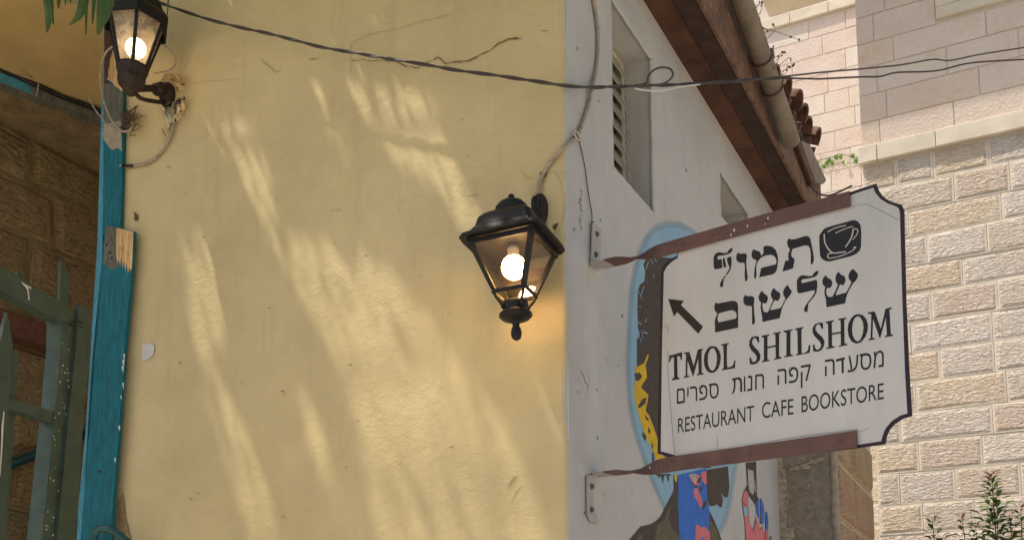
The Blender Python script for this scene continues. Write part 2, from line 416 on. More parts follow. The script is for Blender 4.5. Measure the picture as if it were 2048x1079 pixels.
wall_grid(WALL_Y, UPOST, -BT, 4.7, 5.6, 0.2, 0.0, w)
wall_grid(WALL_Y, -4.5, UPOST, ZL, 5.6, 0.05, 0.003, w)
w.build('yellow_wall', M['yellow'], bld, True, label='cream yellow plaster wall, cracked and scuffed')
# rounded corner where the yellow paint stops in a wavy line
w = MB(); V = []; F = []; MI = []; nz = 420; na = 8
a0 = math.atan2(WALL_Y.n.y, WALL_Y.n.x); cc = WALL_Y.at(-BT, 0, -BR)
for j in range(nz + 1):
    z = 5.0 * j / nz + 0.2
    wob = 0.0045 * noise.noise(Vector((z * 3, 1, 2))) + 0.0012 * noise.noise(Vector((z * 14, 5, 2)))
    for i in range(na + 1):
        a = a0 + turn * i / na
        V.append(Vector((cc.x + (BR + wob) * math.cos(a), cc.y + (BR + wob) * math.sin(a), z)))
for j in range(nz):
    lim = na * (0.62 + 0.35 * noise.noise(Vector((j * 0.05, 9, 1))))
    for i in range(na):
        q = j * (na + 1) + i; F.append((q, q + 1, q + na + 2, q + na + 1)); MI.append(0 if i < lim else 1)
w.add(V, F); w.M = MI
w.build('corner_edge', [M['yellow'], M['gray']], bld, True)

# --- grey wall with its two window recesses
n1u = (WALL_G.sz(1224, 200)[0], WALL_G.sz(1305, 200)[0]); n1z = (WALL_G.sz(1308, 428)[1], WALL_G.sz(1303, 115)[1])
n2u = (WALL_G.sz(1440, 380)[0], WALL_G.sz(1497, 420)[0]); n2z = (WALL_G.sz(1495, 505)[1], WALL_G.sz(1440, 340)[1])
ROOFZ = WALL_G.sz(1285, 0)[1] * 0.5 + WALL_G.sz(1545, 420)[1] * 0.5
UEND = WALL_G.sz(1558, 1000)[0]
w = MB()
us = [BT, n1u[0], n1u[1], n2u[0], n2u[1], UEND + 1.6]
wall_grid(WALL_G, us[0], us[1], 0, ROOFZ, 0.04, 0.0008, w, 5)
wall_grid(WALL_G, us[1], us[2], 0, n1z[0], 0.04, 0.0008, w, 5); wall_grid(WALL_G, us[1], us[2], n1z[1], ROOFZ, 0.04, 0.0008, w, 5)
wall_grid(WALL_G, us[2], us[3], 0, ROOFZ, 0.04, 0.0008, w, 5)
wall_grid(WALL_G, us[3], us[4], 0, n2z[0], 0.04, 0.0008, w, 5); wall_grid(WALL_G, us[3], us[4], n2z[1], ROOFZ, 0.04, 0.0008, w, 5)
wall_grid(WALL_G, us[4], us[5], 0, ROOFZ, 0.04, 0.0008, w, 5)
w.build('grey_wall', M['gray'], bld, True, label='grey plaster side wall with a painted mural')
def niche(u, z, D, name):
    w = MB(); P = lambda a, b, d: WALL_G.at(a, b, -d)
    w.add([P(u[0], z[1], 0), P(u[1], z[1], 0), P(u[1], z[1], D), P(u[0], z[1], D)], [(0, 1, 2, 3)])
    w.add([P(u[0], z[0], 0), P(u[0], z[0], D), P(u[1], z[0], D), P(u[1], z[0], 0)], [(0, 1, 2, 3)])
    w.add([P(u[0], z[0], 0), P(u[0], z[1], 0), P(u[0], z[1], D), P(u[0], z[0], D)], [(0, 1, 2, 3)])
    w.add([P(u[1], z[0], 0), P(u[1], z[0], D), P(u[1], z[1], D), P(u[1], z[1], 0)], [(0, 1, 2, 3)])
    w.add([P(u[0], z[0], D), P(u[0], z[1], D), P(u[1], z[1], D), P(u[1], z[0], D)], [(0, 1, 2, 3)], 1)
    nn_ = w.build(name, [M['gray'], M['louver']], bld)
    w = MB(); loop = []
    for (a, b) in (((u[0], z[0]), (u[1], z[0])), ((u[1], z[0]), (u[1], z[1])), ((u[1], z[1]), (u[0], z[1])), ((u[0], z[1]), (u[0], z[0]))):
        n = 26; pts = []
        for k in range(n + 1):
            t = k / n; q = (a[0] + (b[0] - a[0]) * t, a[1] + (b[1] - a[1]) * t); e = 0.004 * noise.noise(Vector((q[0] * 13, q[1] * 13, 3)))
            pts.append(WALL_G.at(q[0] + e, q[1] + e, -0.006 + 0.002 * noise.noise(Vector((q[0] * 20, q[1] * 20, 8)))))
        w.tube(pts, [0.0085 + 0.003 * noise.noise(p * 17) for p in pts], 10)
    w.build('worn_lip', M['gray'], nn_, True)
    return nn_
nw = niche(n1u, n1z, 0.15, 'window_recess'); niche(n2u, n2z, 0.14, 'window_recess')
# louvred shutter at the back of the first recess
w = MB()
uL = n1u[0] + 0.001; uR = n1u[1] - 0.005
w.bbox(WALL_G.at(uR - 0.045, n1z[0] + 0.003, -0.145), WALL_G.a * 0.035, Z * (n1z[1] - n1z[0] - 0.006), WALL_G.n * 0.03)
w.bbox(WALL_G.at(uL + 0.002, n1z[1] - 0.045, -0.145), WALL_G.a * (uR - uL - 0.05), Z * 0.04, WALL_G.n * 0.03)
w.build('window_frame', M['louverframe'], nw)
zs = n1z[0] + 0.035
while zs < n1z[1] - 0.09:
    w = MB(); tilt = (WALL_G.n * 0.032 - Z * 0.088)
    c0 = WALL_G.at(uL + 0.004, zs + 0.085, -0.125)
    w.bbox(c0, WALL_G.a * (uR - uL - 0.058), tilt, (WALL_G.n + Z) * 0.004, 0.002)
    s_ = w.build('slat', M['louver'], nw)
    e = MB(); e.ball(c0 + WALL_G.a * (uR - uL - 0.054) + tilt, 0.006, seg=8, rings=6); e.build('slat_end', M['plategrey'], s_, True)
    zs += 0.068

# --- eaves: soffit board, fascia, gutter, tiles
EO = abs((hitz(1392, 0, ROOFZ) - WALL_G.o).dot(WALL_G.n))
w = MB(); u0, u1 = 0.0, WALL_G.sz(1545, 420)[0] + 0.35
w.bbox(WALL_G.at(u0, ROOFZ, -0.15), WALL_G.a * (u1 - u0), WALL_G.n * (EO * 0.55 + 0.15), Z * 0.02)
w.build('soffit_board', M['soffit'], bld, label='rust red painted board under the eaves')
w = MB(); w.bbox(WALL_G.at(u0, ROOFZ - 0.006, EO * 0.55), WALL_G.a * (u1 - u0), WALL_G.n * (EO * 0.45), Z * 0.03)
w.build('soffit_board', M['darkwood'], bld, label='dark timber board under the eaves')
ftop = WALL_G.sz(1454, 0, EO)[1]
w = MB(); w.bbox(WALL_G.at(u0, ROOFZ - 0.012, EO), WALL_G.a * (u1 - u0 + 0.02), WALL_G.n * 0.025, Z * (ftop - ROOFZ + 0.012), 0.006)
w.build('fascia_board', M['fascia'], bld, label='worn brown timber fascia below the gutter')
w = MB()
for k in range(26):                 # pale worn streaks on the fascia
    u = random.uniform(0.6, u1); z = random.uniform(ROOFZ + 0.01, ftop - 0.02); l = random.uniform(0.01, 0.05)
    w.stroke(WALL_G, [(u, z), (u + l * 0.5, z + 0.003), (u + l, z - 0.002)], [0.001, random.uniform(0.003, 0.007), 0.001], EO + 0.0262)
w.build('worn_streaks', M['flake'], bld)
GO = EO + 0.085
g0 = WALL_G.hit(1462, -60, GO); g1 = WALL_G.hit(1582, 283, GO)
w = MB(); gx = (g1 - g0).normalized(); gs = gx.cross(Z).normalized(); gu = gs.cross(gx); GR = 0.047
V = []; F = []; sg = 20
for p in (g0, g1):
    for rr in (GR, GR - 0.004):
        for k in range(sg):
            a = 2 * math.pi * k / sg; V.append(p + (gs * math.cos(a) + gu * math.sin(a)) * rr)
for k in range(sg):
    j = (k + 1) % sg
    F += [(k, j, 2 * sg + j, 2 * sg + k), (sg + k, 3 * sg + k, 3 * sg + j, sg + j), (2 * sg + k, 2 * sg + j, 3 * sg + j, 3 * sg + k)]
w.add(V, F)
gut = w.build('gutter_pipe', M['gutter'], bld, True, label='round weathered gutter pipe hung below the roof tiles')
w = MB(); cap = [(GR - 0.006) * q for q in (1,)]
w.lathe([(GR - 0.0045, -0.012), (GR - 0.0045, -0.008)], Matrix.Translation(g1) @ gx.to_track_quat('Z', 'Y').to_matrix().to_4x4(), 20); w.build('gutter_end', M['gutter'], gut)
for fr in (0.42, -0.1):
    p = g0.lerp(g1, 0.5 + fr * 0.35); w = MB(); ring = []
    for k in range(15):
        a = math.pi * (0.95 + 1.15 * k / 14); ring.append(p + (gs * math.cos(a) + gu * math.sin(a)) * (GR + 0.004))
    w.tube(ring, 0.0045, 6)
    w.tube([ring[0], ring[0] + WALL_G.n * -0.03 + Z * 0.06], 0.0045, 6); w.tube([ring[-1], ring[-1] + Z * 0.03 + WALL_G.n * 0.006], 0.005, 6)
    w.build('gutter_hook', M['strap'], gut, True)
# roof slab and tiles
RP = 0.42                                   # roof pitch (rise per metre inward)
rz = ftop + 0.03
w = MB(); A = WALL_G.at(-0.1, rz, EO + 0.02); inn = (-WALL_G.n + Z * RP)
w.box(A, WALL_G.a * (u1 + 0.15), inn * 3.0, Z * 0.05)
roof = w.build('roof', M['darkwood'], bld)
def tile_mesh(L=0.40, r=0.075, flip=1):
    V = []; F = []; n = 7
    for e, rr in ((0, r), (L, r * 0.8)):
        for th in (0, -0.014):
            for k in range(n):
                a = math.pi * k / (n - 1); V.append(((rr + th) * math.cos(a), e, flip * (rr + th) * math.sin(a)))
    for k in range(n - 1):
        F += [(k, k + 1, 2 * n + k + 1, 2 * n + k), (n + k, 3 * n + k, 3 * n + k + 1, n + k + 1), (k, n + k, n + k + 1, k + 1)]
    m = bpy.data.meshes.new('tile'); m.from_pydata(V, [], F); m.materials.append(M['tile']); return m
tm_up, tm_dn = tile_mesh(), tile_mesh(flip=-1)
def place_tile(me, p, parent, pitch=RP, jit=0.03):
    o = bpy.data.objects.new('tile', me); link(o, parent)
    y = (-WALL_G.n + Z * pitch).normalized(); x = WALL_G.a; z = x.cross(y)
    R = Matrix((x, y, z)).transposed().to_4x4()
    o.matrix_world = Matrix.Translation(p) @ R @ Matrix.Rotation(random.uniform(-jit, jit), 4, 'Z') @ Matrix.Rotation(random.uniform(-jit, jit), 4, 'X')
zt_ = rz + 0.05
TOF = (hitz(1624, 285, zt_) - WALL_G.o).dot(WALL_G.n); UA = (hitz(1566, 172, zt_) - WALL_G.o).dot(WALL_G.a); UB = (hitz(1640, 292, zt_) - WALL_G.o).dot(WALL_G.a)
u = 0.1
while u < UB + 0.02:
    o_ = TOF if u > UA else EO - 0.02
    for row in range(3):
        b = WALL_G.at(u, zt_, o_) + inn * (row * 0.33) + Z * (row * 0.015)
        place_tile(tm_dn, b + WALL_G.n * random.uniform(-0.02, 0.02), roof, RP, 0.08); place_tile(tm_up, b + WALL_G.a * 0.075 + Z * 0.05 + WALL_G.n * random.uniform(-0.025, 0.02), roof, RP, 0.08)
    u += 0.15
w = MB(); w.box(WALL_G.at(UA - 0.05, zt_ - 0.075, EO), WALL_G.a * (UB - UA + 0.1), WALL_G.n * (TOF - EO - 0.03), Z * 0.015); w.build('tile_batten', M['darkwood'], roof)
w = MB(); loop = on(WALL_G, [(1594, 282), (1612, 290), (1646, 362), (1640, 369), (1625, 366)], EO + 0.05)
w.plate(WALL_G, [loop], EO + 0.04, 0.03); w.build('barge_board', M['gutter'], roof, label='split weathered board at the low corner of the roof')
w = MB(); loop = on(WALL_G, [(1588, 292), (1600, 292), (1628, 366), (1618, 372)], EO + 0.035)
w.plate(WALL_G, [loop], EO + 0.028, 0.02); w.build('barge_board', M['darkwood'], roof)

# --- buttress at the end of the grey wall
p0 = WALL_G.at(UEND, 0); BUT = Plane((p0.x, p0.y), (0.885, -0.466)); bw = BUT.sz(1668, 985)[0]; ZB = ROOFZ - 0.3
but = MB(); but.box(BUT.at(0.0, 0, 0.0), BUT.a * bw, BUT.n * -0.2, Z * ZB)
V = []; F = []; nn = 90
butt = None
w = MB(); wall_grid(BUT, 0.0, bw, 1.6, ZB, 0.015, 0.006, w, 11); wall_grid(BUT, 0.0, bw, 0, 1.6, 0.2, 0, w, 11)
butt = w.build('buttress', M['pillar'], bld, True, label='rough brown cement buttress at the end of the grey wall')
w = MB(); lp = []
for k in range(60):
    z = 1.6 + (ZB - 1.6) * k / 59; lp.append((0.030 + 0.014 * noise.noise(Vector((z * 9, 3, 1))) + 0.03 * max(0, noise.noise(Vector((z * 2.1, 8, 1)))), z))
w.plate(BUT, [[(-0.004, 1.6)] + lp + [(-0.004, ZB)]], 0.004, 0.006); w.build('crumbled_plaster', M['pillaredge'], butt)
for (cx, cy, rx, ry) in ((1600, 934, 22, 5), (1634, 930, 20, 6), (1615, 938, 12, 4), (1578, 1062, 14, 16), (1613, 990, 5, 4), (1618, 975, 3, 5)):
    w = MB(); lp = [(cx + rx * math.cos(a / 14 * 6.283) * (0.7 + 0.4 * random.random()), cy + ry * math.sin(a / 14 * 6.283) * (0.7 + 0.4 * random.random()) - (cx + rx * math.cos(a / 14 * 6.283) - 1600) * 0.25) for a in range(14)]
    w.plate(BUT, [on(BUT, lp)], 0.009, 0.003); w.build('plaster_scar', M['pillaredge'], butt)
pe = BUT.at(bw, 0); SIDE = Plane((pe.x, pe.y), (0.469, 0.883)); sL = SIDE.sz(1740, 985)[0]
w = MB(); V = []
for k in range(41):                       # mortar roll on the corner
    z = 1.5 + (ZB - 1.5) * k / 40; V.append(Vector((pe.x, pe.y, z)) + BUT.a * (0.004 + 0.006 * noise.noise(Vector((z * 7, 1, 4)))) + BUT.n * -0.004)
w.tube(V, [0.021 + 0.006 * noise.noise(Vector((q.z * 9, 2, 2))) for q in V], 10); w.build('mortar_corner', M['cement'], butt, True)
w = MB(); wall_grid(SIDE, 0.0, sL, 0, ZB, 0.1, 0.0, w); w.build('mortar_bed', M['mortar'], butt)

# --- generic stone courses
def stone(pl, u0, u1, z0, z1, parent, mats, margin=None, gap=0.006, boss=0.014, off=0.004, name='stone', jag=0.0):
    V = []; F = []; MI = []
    g_ = gap / 2; jit = lambda q: random.uniform(-q, q)
    a = [(u0 + g_, z0 + g_), (u1 - g_, z0 + g_), (u1 - g_, z1 - g_), (u0 + g_, z1 - g_)]
    if jag: a = [(u + jit(jag), z + jit(jag)) for u, z in a]
    mg = 0.013 if margin is not None else 0.005
    tl = jit(0.002 + jag * 0.6)
    rings = [(0.0, -0.03), (0.0, off + tl), (mg, off + 0.001 + tl)]
    if margin is not None: rings.append((mg + 0.02, off + boss + tl))
    else: rings[1] = (0.0, off - 0.005 + tl)
    du = (1, -1, -1, 1); dz = (1, 1, -1, -1)
    for (ins, d) in rings:
        for i, (u, z) in enumerate(a):
            ii = ins if ins < 0.025 else ins + random.uniform(-0.003, 0.006)
            V.append(pl.at(u + du[i] * ii, z + dz[i] * ii, d + (jit(0.002) if ins else 0)))
    for r in range(len(rings) - 1):
        for i in range(4):
            j = (i + 1) % 4; F.append((r * 4 + i, r * 4 + j, r * 4 + 4 + j, r * 4 + 4 + i)); MI.append(1 if margin is not None and r < 2 else 0)
    F.append(tuple(range(len(V) - 4, len(V)))); MI.append(0)
    mt = random.choice(mats)
    return mesh(name, V, F, [mt, margin if margin is not None else mt], parent, False, MI)
for (y0, y1) in ((838, 933), (933, 1040), (1040, 1150)):
    z1_, z0_ = SIDE.sz(1682, y0)[1], SIDE.sz(1682, y1)[1]
    stone(SIDE, 0.022, 0.55, z0_, z1_, butt, OLDP, OLDE, 0.009, 0.02, 0.004, 'stone', 0.006); stone(SIDE, 0.55, sL, z0_, z1_, butt, OLDP, OLDE, 0.009, 0.02, 0.004, 'stone', 0.006)
w = MB(); e0 = SIDE.at(sL, 0); w.box(e0, BUT.a * -1.9, WALL_G.a * 0.1, Z * ZB); w.build('rear_wall', M['gray'], bld)

# --- passage behind the gate
PAS = at_depth(100, 450, 5.05); PASS = Plane((PAS.x, PAS.y), (0.469, 0.883))
pas = thing('passage', (PAS.x, PAS.y, 0), None, None)
THING_LOC.pop(pas.name); bpy.data.objects.remove(pas)
w = MB(); wall_grid(PASS, -1.6, 3.0, 0, ZL + 0.3, 0.3, 0.0, w)
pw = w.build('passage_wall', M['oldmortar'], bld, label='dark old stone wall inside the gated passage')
zc = [PASS.sz(60, y)[1] for y in (200, 275, 369, 478, 590, 690, 800, 905, 1015, 1130)]
for i in range(len(zc) - 1):
    us_ = [-1.0]; js = {2: [PASS.sz(105, 440)[0]], 3: [PASS.sz(60, 520)[0]], 1: [PASS.sz(60, 300)[0]]}.get(i)
    if js: us_ = [js[0] - 0.62, js[0], js[0] + 0.55, js[0] + 1.2, js[0] + 1.8]
    else:
        u = -0.9 + random.uniform(0, 0.3); us_ = []
        while u < 1.6: us_.append(u); u += random.uniform(0.35, 0.6)
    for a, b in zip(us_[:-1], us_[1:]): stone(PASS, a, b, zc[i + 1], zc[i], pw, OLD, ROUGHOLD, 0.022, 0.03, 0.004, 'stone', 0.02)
w = MB()
c = [WALL_Y.at(-4.5, ZL, -0.003), WALL_Y.at(UPOST, ZL, -0.003), WALL_Y.at(UPOST, ZL, -0.003) + WALL_G.a * 3.2, WALL_Y.at(-4.5, ZL, -0.003) + WALL_G.a * 3.2]
kq = 0.30; c2_ = [hitz(-900, 127 - 860 * 0.38, ZL - 0.003), hitz(260, 241, ZL - 0.003), c[2], c[3]]
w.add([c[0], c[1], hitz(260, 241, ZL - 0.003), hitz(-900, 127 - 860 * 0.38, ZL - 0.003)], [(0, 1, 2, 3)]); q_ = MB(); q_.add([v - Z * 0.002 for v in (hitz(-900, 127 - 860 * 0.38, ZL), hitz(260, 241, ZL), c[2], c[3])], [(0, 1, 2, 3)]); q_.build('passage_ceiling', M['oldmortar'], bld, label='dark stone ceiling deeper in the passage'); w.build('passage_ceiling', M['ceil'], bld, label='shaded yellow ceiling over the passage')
w = MB(); b0 = WALL_Y.at(UPOST, 0, -0.004)
w.add([b0, b0 + WALL_G.a * 3.2, b0 + WALL_G.a * 3.2 + Z * ZL, b0 + Z * ZL], [(0, 1, 2, 3)])
b1 = WALL_Y.at(-4.5, 0, 0) + WALL_G.a * 3.2; b2 = b0 + WALL_G.a * 3.2
w.add([b1, b2, b2 + Z * ZL, b1 + Z * ZL], [(0, 1, 2, 3)]); w.build('passage_jamb', M['mortar'], bld)

# --- blue timber frame of the passage
w = MB()
def pboard(name, px, off, th, mat, parent, label=None, pl=WALL_Y):
    q = MB(); q.plate(pl, [on(pl, px, off + th)], off, th); return q.build(name, mat, parent, label=label)
post = pboard('frame_post', [(209, -70), (248, -70), (246, 255), (240, 470), (206, 470), (207, 250)], 0.004, 0.018, M['bluepaint'], bld, 'blue painted timber post beside the passage')
pboard('frame_edge', [(203, 200), (211, 200), (204, 520), (186, 700), (176, 850), (163, 1085), (150, 1085), (172, 850), (181, 700), (195, 480)], 0.0, 0.012, M['bluelight'], post)
board = pboard('frame_board', [(212, 449), (268, 462), (263, 542), (256, 620), (248, 706), (242, 800), (232, 929), (226, 1000), (223, 1090), (160, 1090), (172, 940), (188, 740), (198, 600), (206, 500)], 0.023, 0.016, M['bluepaint'], bld, 'wide blue board nailed over the post, yellow and grey at its top')
# remains of other paint layers on the post and board
def patch(px, off, mat, parent, name='paint_patch', jag=0.0):
    if jag:
        P = []
        for i, a in enumerate(px):
            b = px[(i + 1) % len(px)]; n = max(1, int((Vector(a) - Vector(b)).length / 7))
            for k in range(n):
                t = k / n; P.append((a[0] + (b[0] - a[0]) * t + random.uniform(-jag, jag), a[1] + (b[1] - a[1]) * t + random.uniform(-jag, jag)))
        px = P
    q = MB(); q.plate(WALL_Y, [on(WALL_Y, px, off)], off, 0.0007); return q.build(name, mat, parent)
patch([(210, -68), (247, -68), (247, 60), (230, 95), (224, 150), (214, 178), (209, 178), (210, 60)], 0.0222, M['brownwood'], post, jag=1.5)
patch([(226, 96), (247, 92), (246, 186), (236, 178), (222, 165), (214, 160)], 0.0232, M['orangewood'], post, jag=1.5)
patch([(209, 168), (222, 168), (238, 180), (246, 190), (245, 245), (228, 262), (207, 258)], 0.0226, M['greywood'], post, jag=1.0)
patch([(208, 248), (244, 240), (243, 304), (234, 296), (226, 302), (216, 292), (207, 272)], 0.0236, M['cement'], post, jag=2.0)
patch([(213, 451), (234, 456), (236, 530), (226, 540), (216, 534), (207, 526), (208, 490)], 0.0395, M['greywood'], board, jag=1.5)
yp = [(233, 455), (267, 463)]
for k in range(13):
    x = 264 - k * 2.6; yp.append((x, 540 - k * 2.2 + (random.uniform(4, 14) if k % 2 else -random.uniform(0, 10))))
patch(yp, 0.0402, M['orangewood'], board)
for k in range(14):
    x = random.uniform(210, 262); y = random.uniform(455, 535); l = random.uniform(4, 14)
    q = MB(); q.stroke(WALL_Y, on(WALL_Y, [(x, y), (x - 0.5, y + l)], 0.041), 0.0016, 0.0412); q.build('wood_scratch', M['brownwood'], board)
for (x, y) in ((224, 516), (221, 505), (199, 942), (214, 490)):
    q = MB(); q.ball(WALL_Y.hit(x, y, 0.039), 0.006, seg=8, rings=5); q.build('nail_head', M['brownwood'], board, True)
for k in range(8):
    t = random.random(); x = 250 - 22 * t + random.uniform(-3, 2); y = 690 + 260 * t
    q = MB(); q.plate(WALL_Y, [on(WALL_Y, [(x, y), (x + random.uniform(1, 3), y + 1), (x + 1.5, y + random.uniform(4, 18)), (x - 1, y + 3)], 0.04)], 0.0395, 0.0005); q.build('paint_chip', M['whitechip'], board)
for k in range(22):
    t = random.random(); y = 560 + 500 * t; xl, xr = 200 - 36 * t, 258 - 32 * t; x = random.uniform(xl + 4, xr - 3); l = random.uniform(8, 46)
    q = MB(); q.stroke(WALL_Y, on(WALL_Y, [(x, y), (x - l * 0.03, y + l * 0.5), (x - l * 0.07, y + l)], 0.04), [0.0004, random.uniform(0.0008, 0.0028), 0.0004], 0.0396); q.build('grain_scratch', M[random.choice(['dirt', 'dirt', 'bluelight'])], board)
# lintel beam with its hose
bA = hitz(-40, 127, ZL - 0.004); bB = hitz(215, 224, ZL - 0.004)
bd = (bB - bA); bn = Vector((bd.y, -bd.x, 0)).normalized()
w = MB(); w.bbox(bA - Z * 0.055, bd, -bn * 0.05, Z * 0.05, 0.003); beam = w.build('lintel_beam', M['greywood'], bld, label='grey weathered beam across the passage top, blue at its left end')
w = MB(); q0 = bA - Z * 0.053 + bn * 0.0008
w.add([q0, q0 + bd * 0.40, q0 + bd * 0.36 + Z * 0.045, q0 + Z * 0.045], [(0, 1, 2, 3)]); w.build('paint_patch', M['bluelight'], beam)
w = MB(); w.box(bA - Z * 0.07 - bn * 0.01, bd, -bn * 0.02, Z * 0.014); w.build('beam_lip', M['greywood'], beam)
w = MB(); hp = [bA + bd * t + bn * (0.012 + 0.004 * math.sin(t * 17)) + Z * (0.006 - 0.03 * t + 0.004 * math.sin(t * 9)) for t in [i / 16 for i in range(17)]]
w.tube(hp, 0.011, 10); tag(w.build('hose', M['hose'], None, True), 'black hose lying along the beam over the passage', 'hose')
w = MB(); t0 = bA + bd * 0.42
w.tube(spline([at_depth(30, 118, t0.y - 0.15), at_depth(52, 150, t0.y - 0.1), t0 + bn * 0.02 + Z * 0.02, t0 + bn * 0.03 - Z * 0.02, t0 + bn * 0.012 - Z * 0.06], 5), 0.003, 6)
tag(w.build('cable_tie', M['cablebeige'], None, True), 'pale plastic tie looped round the beam and hose', 'cable tie')

# --- cracks, chips and scars of the yellow wall
def crack(px, wpx, mat='crackdark', pl=WALL_Y, off=0.006, name='crack', jag=1.2):
    P = []
    for a, b in zip(px[:-1], px[1:]):
        n = max(2, int((Vector(a) - Vector(b)).length / 7))
        for k in range(n):
            t = k / n; P.append((a[0] + (b[0] - a[0]) * t + random.uniform(-jag, jag), a[1] + (b[1] - a[1]) * t + random.uniform(-jag, jag)))
    P.append(px[-1]); wd = [wpx * 0.0017 * random.uniform(0.4, 1.2) for _ in P]; wd[0] = wd[-1] = 0.0003
    q = MB(); q.stroke(pl, on(pl, P), wd, off); return q.build(name, M[mat], bld)
crack([(702, 122), (760, 123), (795, 125), (812, 134), (835, 138), (850, 130), (868, 122)], 2.0)
crack([(868, 122), (878, 117), (893, 130), (912, 124), (938, 124), (962, 112), (985, 100), (1000, 88), (1030, 77), (1048, 80)], 2.6)
crack([(1005, 86), (1015, 80), (1040, 79)], 1.2); crack([(1080, 62), (1100, 64)], 1.2)
crack([(520, 118), (540, 135), (553, 147), (568, 142)], 1.4, 'chip'); crack([(615, 120), (640, 118)], 1.5, 'chip')
crack([(702, 88), (740, 70), (800, 58), (850, 44), (905, 30)], 0.9, 'chip'); crack([(702, 86), (703, 150)], 1.0, 'chip')
crack([(300, 178), (400, 165), (480, 160)], 0.8, 'chip')
crack([(930, 395), (965, 390)], 1.4, 'chip'); crack([(1040, 330), (1050, 352), (1068, 360)], 0.9, 'chip')
random.seed(77)
for k in range(9):
    x = random.uniform(320, 1080); y = random.uniform(60, 1040); a = random.uniform(-0.7, 0.5); P = [(x, y)]
    for j in range(random.randint(3, 6)):
        a += random.uniform(-0.6, 0.6); l = random.uniform(10, 26); P.append((P[-1][0] + l * math.cos(a), P[-1][1] + l * math.sin(a)))
    crack(P, 0.55, 'chip2')
for k in range(70):                         # small chips and trowel nicks
    x = random.uniform(300, 1120); y = random.uniform(10, 1070); r = random.choice([1.0, 1.2, 1.4, 1.8, 2.4]); l = random.uniform(0.8, 2.4); an = random.uniform(-0.9, 0.3)
    if 915 < x < 1110 and 380 < y < 680: continue
    lp = [(x + r * (l * math.cos(a) * math.cos(an) - 0.6 * math.sin(a) * math.sin(an)) * random.uniform(0.6, 1.2), y + r * (l * math.cos(a) * math.sin(an) + 0.6 * math.sin(a) * math.cos(an)) * random.uniform(0.6, 1.2)) for a in [i * 0.785 for i in range(8)]]
    q = MB(); q.plate(WALL_Y, [on(WALL_Y, lp)], 0.0055); q.build('plaster_chip', M[random.choice(['chip', 'chip2', 'chip2', 'chip2'])], bld)
patch([(284, 690), (300, 684), (308, 690), (306, 708), (298, 716), (288, 722), (285, 708)], 0.005, M['palepatch'], bld, 'filler_patch', 1.5)
for (px, mt) in (([(269, 422), (276, 430), (275, 441), (269, 440)], 'crackdark'), ([(1100, 440), (1112, 448), (1118, 444), (1110, 462), (1104, 455)], 'crackdark'), ([(1080, 346), (1095, 335), (1092, 350), (1083, 360)], 'crackdark'),
                 ([(1022, 960), (1034, 950), (1030, 958), (1012, 980)], 'chip2'), ([(236, 1000), (246, 985), (252, 1040), (262, 1079), (238, 1079)], 'chip')):
    patch(px, 0.0062, M[mt], bld, 'plaster_chip', 1.0)
# raised blob of filler beside the right lantern
w = MB(); V = []; F = []; nr = 7; ns = 22
cx, cy = 1104, 405
for r in range(nr + 1):
    for k in range(ns):
        a = 6.283 * k / ns; rr = r / nr; jag = 1 + 0.22 * noise.noise(Vector((math.cos(a) * 1.6, math.sin(a) * 1.6, 5)))
        u_, z_ = WALL_Y.sz(cx + 24 * rr * jag * math.cos(a), cy + 62 * rr * jag * math.sin(a))
        V.append(WALL_Y.at(u_, z_, 0.002 + 0.010 * (1 - rr ** 3) + 0.003 * noise.noise(Vector((u_ * 40, z_ * 40, 1)))))
for r in range(nr):
    for k in range(ns): F.append((r * ns + k, (r + 1) * ns + k, (r + 1) * ns + (k + 1) % ns, r * ns + (k + 1) % ns))
w.add(V, F); w.build('filler_lump', M['yellow'], bld, True)

# --- marks on the grey wall
for k in range(46):
    x = random.uniform(1142, 1540); y = random.uniform(20, 1075); t = (x - 1142) / 400
    if y < 40 + 420 * t or (x > 1280 and y > 440): continue
    r = random.uniform(1.0, 2.6); lp = [(x + r * 0.6 * math.cos(a) * random.uniform(0.6, 1.3), y + r * 1.6 * math.sin(a) * random.uniform(0.6, 1.3)) for a in [i * 0.9 for i in range(7)]]
    if 1215 < x < 1312 and y < 440: continue
    q = MB(); q.plate(WALL_G, [on(WALL_G, lp)], 0.0016); q.build('plaster_chip', M[random.choice(['crackgray', 'whitechip', 'crackgray'])], bld)
for k in range(16):                         # rubbed dark vertical smudge
    y = 376 + k * 5.6; x = 1161 + 2 * math.sin(k)
    q = MB(); q.stroke(WALL_G, on(WALL_G, [(x - 2, y), (x + random.uniform(0, 4), y + random.uniform(2, 6))]), 0.004 * random.uniform(0.4, 1.4), 0.0016); q.build('smudge', M['crackgray'], bld)
crack([(1158, 734), (1166, 750), (1170, 765), (1175, 770)], 2.0, 'crackgray', WALL_G, 0.0016); crack([(1205, 705), (1213, 722), (1219, 745)], 1.0, 'crackgray', WALL_G, 0.0016)
crack([(1175, 735), (1178, 765), (1172, 790)], 1.0, 'crackgray', WALL_G, 0.0016); crack([(1203, 978), (1210, 990), (1207, 1000)], 1.2, 'crackgray', WALL_G, 0.0016)
crack([(1155, 780), (1160, 785)], 3.0, 'crackgray', WALL_G, 0.0016); crack([(1190, 776), (1196, 780)], 2.4, 'crackgray', WALL_G, 0.0016)

